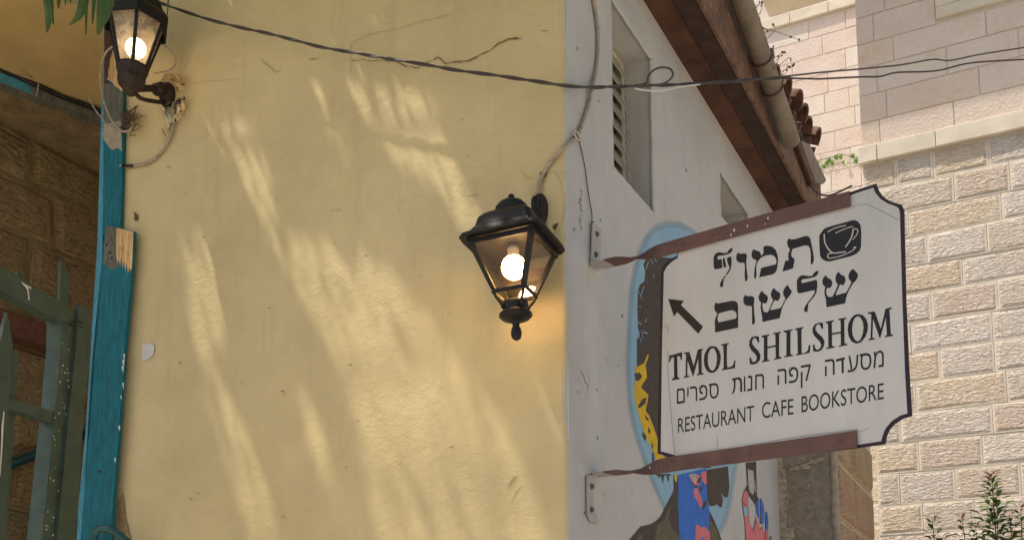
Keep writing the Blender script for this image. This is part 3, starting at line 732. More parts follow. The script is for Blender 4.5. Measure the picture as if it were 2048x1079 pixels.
# --- mural
def flat_paint(name, c, var=0.16): return mk(name, c, 0.75, var, 24, 60, 0.004, 0.5, detail=7)
MU = [flat_paint('mural_sky_blue', (0.25, 0.44, 0.60), 0.08), flat_paint('mural_dark_brown', (0.075, 0.06, 0.05)), flat_paint('mural_yellow', (0.72, 0.47, 0.03)),
      flat_paint('mural_blue', (0.04, 0.17, 0.60)), flat_paint('mural_olive', (0.135, 0.12, 0.075), 0.2), flat_paint('mural_pink', (0.68, 0.20, 0.22)), flat_paint('mural_grey', (0.45, 0.43, 0.42)), flat_paint('mural_black', (0.02, 0.018, 0.02))]
mu = MB(); lay = [0.0012]
def mp(px, m, curve=0):
    lay[0] += 0.00005
    if curve: px = [(p.x, p.y) for p in spline([Vector((a[0], a[1])) for a in px], curve, True)]
    mu.plate(WALL_G, [on(WALL_G, px)], lay[0], 0, m)
def ms(px, wpx, m):
    lay[0] += 0.00005; mu.stroke(WALL_G, on(WALL_G, px), wpx * 0.0021, lay[0], m)
C5 = lambda pts: crop((1240, 880), 5.422, pts)
halo_px = ([(1336, 446), (1308, 456), (1284, 490), (1267, 545), (1258, 620), (1254, 720), (1258, 800), (1268, 860), (1288, 920), (1305, 965), (1325, 1010), (1345, 1045), (1400, 1075), (1440, 1062), (1458, 1010), (1470, 940), (1480, 880), (1484, 780), (1470, 660), (1440, 540), (1405, 480), (1368, 450)])
HP = [(p.x, p.y) for p in spline([Vector(a) for a in halo_px], 4, True)]; hc = (1370, 760)
hin = [(hc[0] + (x - hc[0]) * 0.93, hc[1] + (y - hc[1]) * 0.965) for x, y in HP]; hout = [(hc[0] + (x - hc[0]) * 1.05, hc[1] + (y - hc[1]) * 1.02) for x, y in HP]
hm, HN, HL, hb_ = new_mat('sprayed_sky_blue'); hb_.inputs['Roughness'].default_value = 0.75
HL.new(ramp(HN, HL, noise_tex(HN, HL, pos_vec(HN, HL), 6, 4), [(0.3, (0.24, 0.43, 0.58)), (0.7, (0.30, 0.50, 0.64))]), hb_.inputs['Base Color'])
ha = HN.new('ShaderNodeAttribute'); ha.attribute_name = 'fade'; hx = HN.new('ShaderNodeMixShader'); ht_ = HN.new('ShaderNodeBsdfTransparent')
HL.new(ha.outputs['Fac'], hx.inputs[0]); HL.new(ht_.outputs[0], hx.inputs[1]); HL.new(hb_.outputs[0], hx.inputs[2]); HL.new(hx.outputs[0], HN['Material Output'].inputs[0])
w = MB(); w.plate(WALL_G, [on(WALL_G, hin)], 0.0011); n_ = len(HP); b_ = len(w.V)
w.V += [WALL_G.at(*q, 0.0011) for q in on(WALL_G, hin)] + [WALL_G.at(*q, 0.0011) for q in on(WALL_G, hout)]
for i in range(n_): j = (i + 1) % n_; w.F.append((b_ + i, b_ + j, b_ + n_ + j, b_ + n_ + i)); w.M.append(0)
ho = w.build('mural_halo', hm, bld); at_ = ho.data.attributes.new('fade', 'FLOAT', 'POINT'); at_.data.foreach_set('value', [1.0] * (b_ + n_) + [0.0] * n_)
mp([(1305, 494), (1312, 502), (1313, 513), (1345, 516), (1400, 540), (1430, 700), (1440, 900), (1420, 935), (1345, 935), (1322, 905), (1300, 890), (1285, 840), (1276, 790), (1273, 720), (1273, 680), (1279, 668), (1275, 655), (1274, 618), (1275, 581), (1279, 569), (1288, 562), (1290, 543), (1286, 529), (1292, 515), (1302, 511)], 1)
for (x, y, l, a) in ((1302, 520, 18, 1.1), (1294, 530, 16, 1.9), (1309, 518, 12, 0.9), (1307, 552, 9, 1.3), (1280, 590, 20, 1.2), (1284, 582, 22, 1.9), (1277, 645, 12, 0.6), (1291, 640, 8, 2.0), (1284, 670, 20, 1.4), (1279, 676, 16, 1.2), (1290, 665, 9, 0.3)):
    ms([(x - l / 2 * math.cos(a), y - l / 2 * math.sin(a)), (x, y), (x + l / 2 * math.cos(a), y + l / 2 * math.sin(a))], [0.0015, 0.006, 0.0015] and 2.4, 0)
mp([(1294, 708), (1287, 726), (1271, 734), (1269, 765), (1267, 781), (1271, 809), (1279, 837), (1291, 873), (1303, 896), (1315, 925), (1334, 915), (1317, 906), (1315, 880), (1308, 857), (1298, 831), (1290, 820), (1294, 805), (1296, 789), (1281, 774), (1285, 766), (1293, 755), (1292, 742), (1290, 729), (1297, 711)], 2)
for lp in ([(1268, 746), (1278, 744), (1284, 752), (1276, 762), (1270, 760)], [(1284, 797), (1292, 794), (1290, 806), (1278, 816), (1274, 812)], [(1288, 828), (1296, 836), (1297, 842), (1291, 838)], [(1295, 853), (1300, 860), (1299, 868), (1295, 862)], [(1284, 862), (1292, 872), (1290, 882), (1284, 872)], [(1302, 880), (1306, 892), (1303, 898)], [(1306, 902), (1308, 922), (1304, 926), (1303, 908)]): mp(lp, 1)
mp(C5([(575, 375), (620, 400), (620, 700), (630, 900), (640, 1120), (60, 1120), (190, 970), (220, 930), (320, 910), (380, 880), (440, 820), (500, 690), (560, 580), (580, 520), (575, 430)]), 1)
mp(C5([(545, 680), (520, 850), (560, 950), (640, 1040), (640, 1120), (350, 1120), (390, 980), (400, 920), (480, 850), (520, 740)]), 4)
mp(C5([(200, 1010), (240, 1030), (230, 1120), (150, 1120)]), 4)
mp(C5([(965, 760), (1000, 830), (1040, 920), (1115, 1120), (960, 1120)]), 1); mp(C5([(975, 860), (1040, 960), (1090, 1120), (990, 1120), (970, 960)]), 4)
mp(C5([(620, 375), (935, 300), (945, 640), (965, 750), (960, 1120), (640, 1120), (630, 900)]), 3)
mp(C5([(585, 370), (612, 370), (612, 440), (600, 455), (580, 400)]), 2)
mp(C5([(740, 370), (800, 355), (880, 390), (880, 440), (830, 490), (850, 560), (885, 640), (890, 720), (860, 720), (830, 650), (800, 600), (790, 540), (820, 500), (770, 440)]), 5)
mp(C5([(738, 368), (800, 355), (830, 420), (812, 470), (790, 440), (760, 400)]), 6)
mp(C5([(875, 345), (935, 325), (942, 460), (905, 475), (880, 400)]), 5)
for lp in ([(850, 400), (880, 390), (870, 450), (835, 470), (830, 440)], [(800, 480), (835, 490), (830, 520), (800, 510)], [(760, 430), (785, 470), (775, 490)], [(890, 440), (905, 480), (895, 520)], [(855, 500), (885, 500), (880, 560), (860, 540)], [(885, 690), (930, 640), (935, 680), (890, 765)]): mp(C5(lp), 1)
mp(C5([(820, 905), (880, 940), (910, 925), (970, 1000), (975, 1120), (915, 1120), (890, 1040), (840, 1120), (810, 1120), (810, 980)]), 5)
mp(C5([(930, 320), (1165, 280), (1180, 490), (1165, 610), (1130, 620), (1085, 555), (1110, 640), (1100, 720), (1080, 725), (1040, 690), (1020, 705), (970, 710), (945, 660), (935, 480)]), 1)
mp(C5([(390, 365), (545, 365), (540, 385), (520, 380), (525, 440), (515, 440), (505, 380), (470, 380), (460, 470), (450, 430), (445, 380), (420, 400), (400, 385)]), 1)
mp(C5([(1360, 240), (1470, 230), (1480, 600), (1500, 640), (1495, 700), (1465, 700), (1390, 590), (1350, 530), (1375, 480)]), 1)
mp(C5([(1380, 310), (1440, 330), (1455, 500), (1440, 590), (1400, 560), (1385, 480)]), 6)
mp(C5([(1460, 400), (1468, 560), (1458, 560)]), 6)
mp(C5([(1345, 530), (1385, 575), (1380, 700), (1400, 900), (1440, 985), (1470, 830), (1500, 900), (1510, 970), (1540, 930), (1560, 1000), (1570, 1120), (1355, 1120), (1350, 900), (1325, 720), (1318, 650)]), 5)
mp(C5([(1325, 720), (1370, 720), (1378, 800), (1345, 830)]), 0)
for lp in ([(1465, 690), (1495, 640), (1502, 740), (1505, 850), (1480, 800)], [(1512, 640), (1530, 632), (1555, 730), (1550, 900), (1520, 905)], [(1570, 785), (1585, 775), (1602, 860), (1595, 965), (1575, 970)]): mp(C5(lp), 3)
mp(C5([(1575, 970), (1598, 960), (1595, 1120), (1570, 1120)]), 5); mp(C5([(1620, 1050), (1640, 1040), (1645, 1120), (1615, 1120)]), 5)
for st in ([(1345, 530), (1318, 650), (1326, 720), (1350, 900), (1358, 1120)], [(1385, 575), (1378, 700), (1400, 900), (1440, 985), (1462, 850), (1475, 700)], [(1495, 640), (1505, 850), (1510, 970), (1540, 930)], [(1512, 640), (1525, 628), (1545, 680), (1558, 760), (1552, 920)], [(1512, 650), (1520, 800), (1518, 900)], [(1570, 785), (1585, 772), (1603, 860), (1598, 970), (1594, 1120)], [(1570, 790), (1575, 970), (1560, 1000), (1570, 1120)], [(1335, 680), (1370, 720)], [(1460, 870), (1472, 905)], [(1615, 1120), (1612, 1060), (1630, 1035), (1645, 1060), (1645, 1120)]):
    ms(C5(st), 1.8, 7)
mu.build('mural', MU, bld, label='painted figure in sky blue halo with yellow hair and pink hand')

# ================================================================== iron gate
gh = at_depth(170, 800, 3.62); GATE = Plane((gh.x, gh.y), (0.157, 0.988))
gate = thing('iron_gate', (gh.x, gh.y, 0), 'dull green iron gate standing open beside the blue post', 'gate')
def gbar(px, th, name, mat, parent=gate, off=0.0):
    q = MB(); L_ = on(GATE, px, off); q.plate(GATE, [L_], off - th, th); return q.build(name, mat, parent)
st_ = gbar([(122, 640), (150, 640), (149, 700), (140, 800), (112, 1090), (82, 1090), (112, 800), (121, 700)], 0.055, 'stile', M['irongreen'])
gbar([(157, 607), (183, 620), (182, 700), (168, 800), (153, 1090), (113, 1090), (141, 800), (152, 700)], 0.012, 'stile', M['irongreen'], gate, 0.012)
tr_ = gbar([(-60, 497), (0, 533), (152, 621), (150, 642), (124, 643), (0, 580), (-60, 549)], 0.05, 'rail', M['irongreen'], gate, 0.004)
mr_ = gbar([(-60, 773), (0, 791), (112, 823), (108, 846), (0, 809), (-60, 792)], 0.035, 'rail', M['irongreen'], gate, -0.004)
gbar([(122, 522), (138, 544), (136, 640), (118, 640)], 0.01, 'picket', M['irongreen'], gate, -0.03)
gbar([(36, 541), (52, 558), (50, 580), (34, 580)], 0.01, 'picket', M['irongreen'], gate, -0.03)
pk = gbar([(15, 624), (20, 655), (26, 690), (24, 706), (18, 714), (17, 800), (10, 1090), (-12, 1090), (-3, 800), (0, 714), (-4, 700)], 0.012, 'picket', M['irongreen'], gate, 0.01)
gbar([(20, 700), (36, 700), (33, 800), (28, 850), (12, 1090), (-4, 1090), (14, 850), (17, 800)], 0.012, 'picket', M['irongreen'], gate, -0.04)
q = MB(); q.stroke(GATE, on(GATE, [(43, 564), (52, 572), (56, 580), (58, 600)], 0.006), [0.004, 0.010, 0.008, 0.006], 0.0062); q.stroke(GATE, on(GATE, [(43, 565), (62, 576)], 0.006), [0.002, 0.006], 0.0064); q.build('paint_drip', M['whitechip'], tr_)
q = MB(); q.stroke(GATE, on(GATE, [(8, 822), (5, 850), (3, 900), (0, 950)], 0.012), [0.006, 0.009, 0.007, 0.003], 0.0122); q.build('paint_drip', M['whitechip'], pk)
for k in range(36):
    y = random.uniform(650, 1070); t = (y - 650) / 430; x = (150 - 38 * t) - random.uniform(2, 26); r = random.uniform(0.6, 1.6)
    q = MB(); q.plate(GATE, [on(GATE, [(x, y), (x + r, y + r), (x, y + r * 3), (x - r, y + r)])], 0.0006); q.build('paint_chip', M['whitechip'], st_)
w = MB(); w.tube(spline([GATE.hit(139, 650, 0.01), GATE.hit(150, 646, 0.03), GATE.hit(166, 655, 0.03)], 4), 0.003, 6); w.tube(spline([GATE.hit(148, 640, 0.02), GATE.hit(168, 645, 0.03)], 4), 0.003, 6); w.build('tie_wire', M['hose'], gate, True)
# timber and pipe in the passage
w = MB(); a, b = PASS.hit(-60, 640, 0.15), PASS.hit(92, 650, 0.15)
w.bbox(PASS.at(PASS.sz(-40, 640)[0], PASS.sz(40, 690)[1], 0.004), PASS.a * 0.42, PASS.n * 0.11, Z * 0.11, 0.006)
w.build('timber_block', M['redbeam'], bld, label='red brown timber block on the passage wall behind the gate')
w = MB(); w.tube(spline([PASS.hit(-20, 948, 0.06), PASS.hit(30, 924, 0.06), PASS.hit(80, 905, 0.06), PASS.hit(170, 868, 0.06)], 4), 0.024, 12)
tag(w.build('drain_pipe', M['tealpipe'], None, True), 'dark teal pipe running behind the gate in the passage', 'pipe')
w = MB(); w.tube(spline([WALL_Y.hit(190, 1120, 0.09), WALL_Y.hit(188, 1078, 0.09), WALL_Y.hit(194, 1060, 0.09), WALL_Y.hit(212, 1056, 0.09), WALL_Y.hit(232, 1064, 0.08), WALL_Y.hit(262, 1090, 0.06), WALL_Y.hit(300, 1130, 0.04)], 6), 0.0155, 12)
tag(w.build('handrail', M['tealpipe'], None, True), 'bent dark green handrail end at the foot of the blue board', 'handrail')

# ================================================================== lanterns
def glass_mat(name, frost):
    m, N, L, b = new_mat(name); N.remove(b); out = N['Material Output']
    t = N.new('ShaderNodeBsdfTransparent'); gl = N.new('ShaderNodeBsdfGlossy'); gl.inputs['Roughness'].default_value = 0.08
    d = N.new('ShaderNodeBsdfDiffuse'); dk = 1.0 if frost > 0.2 else 0.4; d.inputs[0].default_value = (0.62 * dk, 0.56 * dk, 0.48 * dk, 1); tl = N.new('ShaderNodeBsdfTranslucent'); tl.inputs[0].default_value = (0.8 * dk * dk, 0.72 * dk * dk, 0.6 * dk * dk, 1)
    fr = N.new('ShaderNodeFresnel'); fr.inputs[0].default_value = 1.45
    m1 = N.new('ShaderNodeMixShader'); L.new(fr.outputs[0], m1.inputs[0]); L.new(t.outputs[0], m1.inputs[1]); L.new(gl.outputs[0], m1.inputs[2])
    m2 = N.new('ShaderNodeMixShader'); m2.inputs[0].default_value = 0.6; L.new(d.outputs[0], m2.inputs[1]); L.new(tl.outputs[0], m2.inputs[2])
    n1 = noise_tex(N, L, pos_vec(N, L, (1, 1, 1)), 22, 5, 0.65, 0.6)
    fc = ramp(N, L, n1, [(0.35, (frost * 0.5,) * 3), (0.75, (min(1, frost * 1.6),) * 3)])
    m3 = N.new('ShaderNodeMixShader'); L.new(fc, m3.inputs[0]); L.new(m1.outputs[0], m3.inputs[1]); L.new(m2.outputs[0], m3.inputs[2])
    L.new(m3.outputs[0], out.inputs[0]); return m
M['glassclear'] = glass_mat('dusty_clear_glass', 0.06); M['glassfrost'] = glass_mat('frosted_glass', 0.42)
def bulb_mat(name, c, s):
    m, N, L, b = new_mat(name); b.inputs['Base Color'].default_value = (0.9, 0.88, 0.8, 1)
    b.inputs['Emission Color'].default_value = (*c, 1); b.inputs['Emission Strength'].default_value = s; return m
M['bulb'] = bulb_mat('lit_bulb', (1, 0.58, 0.22), 24.0)
M['bulbdim'] = bulb_mat('lit_bulb_soft', (1, 0.70, 0.38), 6.0)
M['bulbneck'] = mk('white_bulb_neck', (0.62, 0.57, 0.48), 0.5, 0.05, 20, bst=0)
# right lantern: square, aligned with the wall
T = Matrix((WALL_Y.a, -WALL_Y.n, Z)).transposed().to_4x4()
lc = WALL_Y.hit(1026, 488, 0.19)
def build_square_lantern(c):
    XF = Matrix.Translation(c) @ T @ Matrix.Rotation(math.radians(-2.2), 4, 'Y') @ Matrix.Scale(1.14, 4)
    ln = thing('wall_lantern', c - Z * 0.27, 'square black lantern with clear glass panes on the yellow wall by its corner', 'lantern', None)
    K = 1.0
    w = MB(); prof = [(0.118, -0.004), (0.120, 0.0), (0.118, 0.006), (0.098, 0.012), (0.094, 0.026), (0.086, 0.034), (0.082, 0.046), (0.078, 0.062), (0.064, 0.076), (0.054, 0.082), (0.044, 0.084)]
    w.lathe(prof, XF, 48, 0, power=9)
    roof_ = w.build('lantern_roof', M['blackiron'], ln)
    w = MB(); w.lathe([(0.0435, 0.083), (0.0435, 0.092), (0.046, 0.097), (0.046, 0.104), (0.041, 0.111), (0.034, 0.119), (0.02, 0.126), (0.006, 0.129)], XF, 28); w.build('roof_cap', M['blackiron'], roof_, True)
    w = MB(); w.ball((0, 0, 0.137), 0.0095, XF, 14, 8); w.build('finial', M['blackiron'], roof_, True)
    # frame
    ht, hb, zt, zb = 0.098, 0.050, -0.006, -0.138
    for sx in (-1, 1):
        for sy in (-1, 1):
            w = MB(); V = []
            for (h, z, t) in ((ht, zt, 0.0145), (hb, zb, 0.0125)):
                for (dx, dy) in ((0, 0), (-1, 0), (-1, -1), (0, -1)):
                    V.append(XF @ Vector((sx * (h + dx * t), sy * (h + dy * t), z)))
            fl = sx * sy > 0
            for f in ((0, 1, 5, 4), (1, 2, 6, 5), (2, 3, 7, 6), (3, 0, 4, 7), (4, 5, 6, 7)):
                w.add([], []) ; w.F.append(tuple(f if not fl else f[::-1])); w.M.append(0)
            w.V = V; w.build('frame_post', M['blackiron'], ln)
            w = MB(); w.tube(spline([XF @ Vector((sx * (hb - 0.004), sy * (hb - 0.004), zb + 0.004)), XF @ Vector((sx * 0.040, sy * 0.040, zb - 0.018)), XF @ Vector((sx * 0.030, sy * 0.030, zb - 0.036)), XF @ Vector((sx * 0.026, sy * 0.026, zb - 0.05))], 4), 0.0052, 6)
            w.build('foot_arm', M['blackiron'], ln, True)
    for (h, z, t, name) in ((ht, zt, 0.016, 'upper_rail'), (hb, zb, 0.011, 'lower_rail')):
        for k in range(4):
            R = Matrix.Rotation(k * math.pi / 2, 4, 'Z'); w = MB()
            c0 = XF @ R @ Vector((-h + 0.003, -h, z - t)); X = (XF @ R).to_3x3()
            w.bbox(c0, X @ Vector((2 * h - 0.006, 0, 0)), X @ Vector((0, 0.007, 0)), X @ Vector((0, 0, t)), 0.0015); w.build(name, M['blackiron'], ln)
    for k in range(4):
        R = Matrix.Rotation(k * math.pi / 2, 4, 'Z'); w = MB(); i_ = 0.006
        V = [XF @ R @ Vector(v) for v in ((-hb + i_, -hb + i_, zb), (hb - i_, -hb + i_, zb), (ht - i_, -ht + i_, zt - 0.004), (-ht + i_, -ht + i_, zt - 0.004))]
        w.add(V, [(0, 1, 2, 3)]); w.build('glass_pane', M['glassclear'], ln)
    w = MB(); hm_ = hb + (ht - hb) * 0.38; zm = zb + (zt - zb) * 0.38
    V = [XF @ Vector(v) for v in ((-hm_ + 0.004, hm_ - 0.004, zm), (hm_ - 0.004, hm_ - 0.004, zm), (ht - 0.004, ht - 0.004, zt - 0.004), (-ht + 0.004, ht - 0.004, zt - 0.004))]
    w.add(V + [v + WALL_Y.n * 0.002 for v in V], [(0, 1, 2, 3), (7, 6, 5, 4), (0, 4, 5, 1)]); w.build('back_plate', M['rustiron'], ln)
    w = MB(); w.lathe([(0.008, zb - 0.030), (0.034, zb - 0.028), (0.036, zb - 0.038), (0.034, zb - 0.050), (0.038, zb - 0.056), (0.045, zb - 0.062), (0.046, zb - 0.068), (0.038, zb - 0.076), (0.022, zb - 0.082), (0.011, zb - 0.086), (0.009, zb - 0.096), (0.0135, zb - 0.106), (0.015, zb - 0.118), (0.0125, zb - 0.130), (0.005, zb - 0.136)][::-1], XF, 28)
    w.build('bottom_finial', M['blackiron'], ln, True)
    w = MB(); w.lathe([(0.012, -0.004), (0.015, -0.006), (0.0165, -0.018), (0.0165, -0.030), (0.022, -0.044), (0.026, -0.052)][::-1], XF @ Matrix.Translation((0.0, 0, 0)), 20); nk = w.build('bulb_neck', M['bulbneck'], ln, True)
    w = MB(); w.ball((0.0, 0, -0.067), 0.0345, XF, 24, 14); w.build('bulb', M['bulb'], ln, True)
    # wall bracket: curved plate and arm
    w = MB(); bp = WALL_Y.hit(1082, 424, 0.0); BT_ = Matrix.Translation(bp) @ T
    V = []; F = []; ns = 20
    for (rx, rz, y) in ((0.030, 0.060, 0.0), (0.030, 0.060, -0.014), (0.022, 0.050, -0.026), (0.008, 0.02, -0.032)):
        for k in range(ns):
            a = 6.283 * k / ns; V.append(BT_ @ Vector((rx * math.cos(a), y, rz * math.sin(a))))
    for r in range(3):
        for k in range(ns): F.append((r * ns + k, (r + 1) * ns + k, (r + 1) * ns + (k + 1) % ns, r * ns + (k + 1) % ns))
    F.append(tuple(3 * ns + k for k in range(ns))[::-1])
    w.add(V, F); pl_ = w.build('wall_plate', M['rustiron'], ln, True)
    w = MB(); w.tube(spline([bp + WALL_Y.n * 0.02, bp + WALL_Y.n * 0.06 + Z * 0.012, XF @ Vector((0.03, 0.10, 0.018)), XF @ Vector((0.02, 0.06, 0.03))], 5), 0.012, 10); w.build('arm', M['blackiron'], ln, True)
    return ln
build_square_lantern(lc)

def build_hex_lantern(c):
    XF = Matrix.Translation(c) @ T @ Matrix.Rotation(math.radians(14), 4, 'Z') @ Matrix.Rotation(math.radians(2), 4, 'Y') @ Matrix.Scale(1.12, 4)
    ln = thing('wall_lantern', c - Z * 0.25, 'six sided black lantern with frosted panes above the passage post', 'lantern', None)
    n = 6; re, rb, zt, zb = 0.100, 0.047, -0.004, -0.185
    def ring(r, z, off=0.0): return [Vector((r * math.cos(math.pi * 2 * (k + off) / n), r * math.sin(math.pi * 2 * (k + off) / n), z)) for k in range(n)]
    w = MB(); prof = [(0.110, -0.030), (0.116, -0.028), (0.116, 0.0), (0.108, 0.012), (0.094, 0.030), (0.084, 0.055), (0.070, 0.080), (0.045, 0.095), (0.015, 0.10)]
    V = []; F = []
    for (r, z) in prof: V += [XF @ p for p in ring(r, z)]
    for i in range(len(prof) - 1):
        for k in range(n): F.append((i * n + k, i * n + (k + 1) % n, (i + 1) * n + (k + 1) % n, (i + 1) * n + k))
    F.append(tuple((len(prof) - 1) * n + k for k in range(n)))
    V += [XF @ p for p in ring(0.098, -0.004)]; b = len(prof) * n
    for k in range(n): F.append((k, b + k, b + (k + 1) % n, (k + 1) % n))
    F.append(tuple(b + k for k in range(n))[::-1])
    w.add(V, F); rf = w.build('lantern_roof', M['blackiron'], ln)
    w = MB(); w.ball((0, 0, 0.112), 0.016, XF, 14, 8); w.build('finial', M['blackiron'], rf, True)
    T_, B_ = ring(re, zt), ring(rb, zb)
    for k in range(n):
        w = MB(); w.tube([XF @ T_[k], XF @ B_[k]], 0.0068, 6); w.build('frame_post', M['blackiron'], ln)
        j = (k + 1) % n; w = MB(); w.add([XF @ (T_[k] * 0.97), XF @ (T_[j] * 0.97), XF @ (B_[j] * 0.97 + Vector((0, 0, zb * 0.03))), XF @ (B_[k] * 0.97 + Vector((0, 0, zb * 0.03)))], [(0, 1, 2, 3)][::-1]); w.build('glass_pane', M['glassfrost'], ln)
    w = MB(); w.lathe([(0.052, zb + 0.012), (0.054, zb + 0.004), (0.050, zb - 0.006), (0.046, zb - 0.02), (0.047, zb - 0.036), (0.040, zb - 0.056), (0.026, zb - 0.068), (0.018, zb - 0.084), (0.010, zb - 0.09)][::-1], XF, 12); w.build('base_cup', M['rustiron'], ln)
    w = MB(); w.ball((0.006, 0, -0.105), 0.034, XF, 24, 14); w.build('bulb', M['bulbdim'], ln, True)
    w = MB(); w.lathe([(0.013, zb), (0.014, -0.135)], XF, 14); w.build('bulb_neck', M['bulbneck'], ln, True)
    bp = WALL_Y.hit(338, 192, 0.0); s0 = XF @ Vector((0, 0, zb - 0.078))
    w = MB(); w.tube(spline([s0 + Z * 0.015, s0 * 0.65 + bp * 0.35 + WALL_Y.n * 0.055 - Z * 0.012, bp + WALL_Y.n * 0.055, bp + WALL_Y.n * 0.01], 6), 0.013, 10); w.build('arm', M['rustiron'], ln, True)
    w = MB(); w.tube(spline([s0 + Z * 0.02 + WALL_Y.a * 0.01, s0 * 0.5 + bp * 0.5 - Z * 0.045 + WALL_Y.n * 0.05, bp + WALL_Y.n * 0.03 - Z * 0.045], 6), 0.0085, 8); w.build('arm_brace', M['rustiron'], ln, True)
    BT_ = Matrix.Translation(bp) @ T @ Matrix.Rotation(math.radians(90), 4, 'X')
    w = MB(); w.lathe([(0.040, 0.0), (0.041, 0.012), (0.036, 0.026), (0.026, 0.034), (0.024, 0.05), (0.02, 0.058)], BT_ @ Matrix.Diagonal((0.8, 1.25, 1, 1)), 22); w.build('wall_plate', M['rustiron'], ln, True)
    w = MB(); w.lathe([(0.021, -0.022), (0.024, -0.018), (0.024, 0.018), (0.021, 0.022)], Matrix.Translation(WALL_Y.hit(318, 178, 0.06)) @ T @ Matrix.Rotation(math.radians(90), 4, 'Y'), 14); w.build('knuckle', M['rustiron'], ln, True)
    return ln
build_hex_lantern(WALL_Y.hit(273, 40, 0.20))

# wires and debris round the left lantern
def wire(name, pts, r, mat, label, cat, k=6, seg=6):
    w = MB(); w.tube(spline(pts, k), r, seg); return tag(w.build(name, M[mat], None, True), label, cat)
Y = WALL_Y.hit
wire('lamp_wire', [Y(238, 60, 0.06), Y(232, 86, 0.07), Y(212, 105, 0.07), Y(203, 130, 0.06), Y(201, 160, 0.06), Y(207, 200, 0.06), Y(222, 238, 0.06), Y(240, 260, 0.06), Y(256, 262, 0.05), Y(266, 250, 0.04), Y(268, 236, 0.02)], 0.0042, 'cablebeige', 'pale wire looping down over the passage post', 'wire')
wire('lamp_wire', [Y(330, 92, 0.10), Y(342, 102, 0.07), Y(351, 118, 0.05), Y(347, 135, 0.04), Y(330, 143, 0.05), Y(306, 146, 0.08)], 0.0036, 'cablebeige', 'pale wire looping behind the six sided lantern', 'wire')
wire('lamp_wire', [Y(346, 205, 0.02), Y(347, 240, 0.015), Y(340, 275, 0.012), Y(322, 305, 0.01), Y(296, 325, 0.01), Y(262, 333, 0.01), Y(240, 331, 0.02)], 0.0058, 'cablebeige', 'beige wire curving down below the six sided lantern', 'wire')
w = MB(); w.tube([Y(268, 332, 0.0105), Y(245, 331, 0.019)], 0.0064, 8); tag(w.build('wire_tape', M['hose'], None, True), 'black tape on the beige wire beside the blue post', 'tape')
wire('lamp_wire', [Y(178, 198, 0.05), Y(192, 222, 0.06), Y(203, 235, 0.06), Y(215, 252, 0.05)], 0.0028, 'cablebeige', 'short pale wire end beside the beam and post', 'wire')
nest = thing('twig_nest', Y(258, 245, 0.0), 'tangle of dry brown twigs under the six sided lantern', 'nest')
w = MB()
for k in range(70):
    cx, cy = random.gauss(256, 10), random.gauss(238, 13); a = random.gauss(-0.5, 0.6); l = random.uniform(8, 34)
    o1 = random.uniform(0.005, 0.06); p = [Y(cx - l / 2 * math.cos(a), cy - l / 2 * math.sin(a), o1), Y(cx + random.uniform(-2, 2), cy + random.uniform(-2, 2), o1 + 0.01), Y(cx + l / 2 * math.cos(a), cy + l / 2 * math.sin(a), max(0.004, o1 + random.uniform(-0.03, 0.02)))]
    w.tube(p, random.uniform(0.0008, 0.002), 4)
w.build('twigs', M['twig'], nest)['kind'] = 'stuff'
w = MB()
for (pts, m_) in (([(322, 168), (330, 158), (344, 154), (356, 160), (362, 152)], 0), ([(346, 168), (356, 176), (366, 174), (370, 168)], 0), ([(330, 215), (336, 236), (345, 248), (352, 230)], 1), ([(352, 205), (360, 215), (358, 232), (348, 246)], 1), ([(362, 196), (368, 206), (364, 224)], 0), ([(312, 206), (322, 216), (334, 222)], 1), ([(326, 258), (330, 270), (327, 282)], 0)):
    P3 = spline([Y(x, y, 0.012 + 0.018 * ((i % 2))) for i, (x, y) in enumerate(pts)], 4); wv = WALL_Y.n * 0.02 + Z * 0.012
    n = len(P3); V = [];
    for i, p in enumerate(P3):
        f = math.sin(math.pi * (i + 0.6) / (n + 0.2)); V += [p - wv * f * 0.5, p + wv * f * 0.8]
    w.add(V, [(2 * i, 2 * i + 1, 2 * i + 3, 2 * i + 2) for i in range(n - 1)], m_)
w.plate(WALL_Y, [on(WALL_Y, [(328, 222), (338, 216), (350, 218), (353, 232), (346, 246), (340, 262), (333, 245)])], 0.006, 0.006, 1)
for k in range(26):
    x, y = random.gauss(352, 12), random.gauss(200, 26); a = random.uniform(0, 6.28); l = random.uniform(4, 13)
    P3 = [Y(x, y, 0.006 + random.uniform(0, 0.02)), Y(x + l * 0.5 * math.cos(a), y + l * 0.5 * math.sin(a), 0.012 + random.uniform(0, 0.03)), Y(x + l * math.cos(a + 0.5), y + l * math.sin(a + 0.5), 0.01 + random.uniform(0, 0.03))]
    w.tube(P3, random.uniform(0.001, 0.0032), 4, random.choice([0, 2, 2, 2]))
tag(w.build('plaster_flakes', [M['flake'], M['flakepale'], M['rustiron']], None, True), 'curled paint flakes round the wall plate of the six sided lantern', 'flakes')

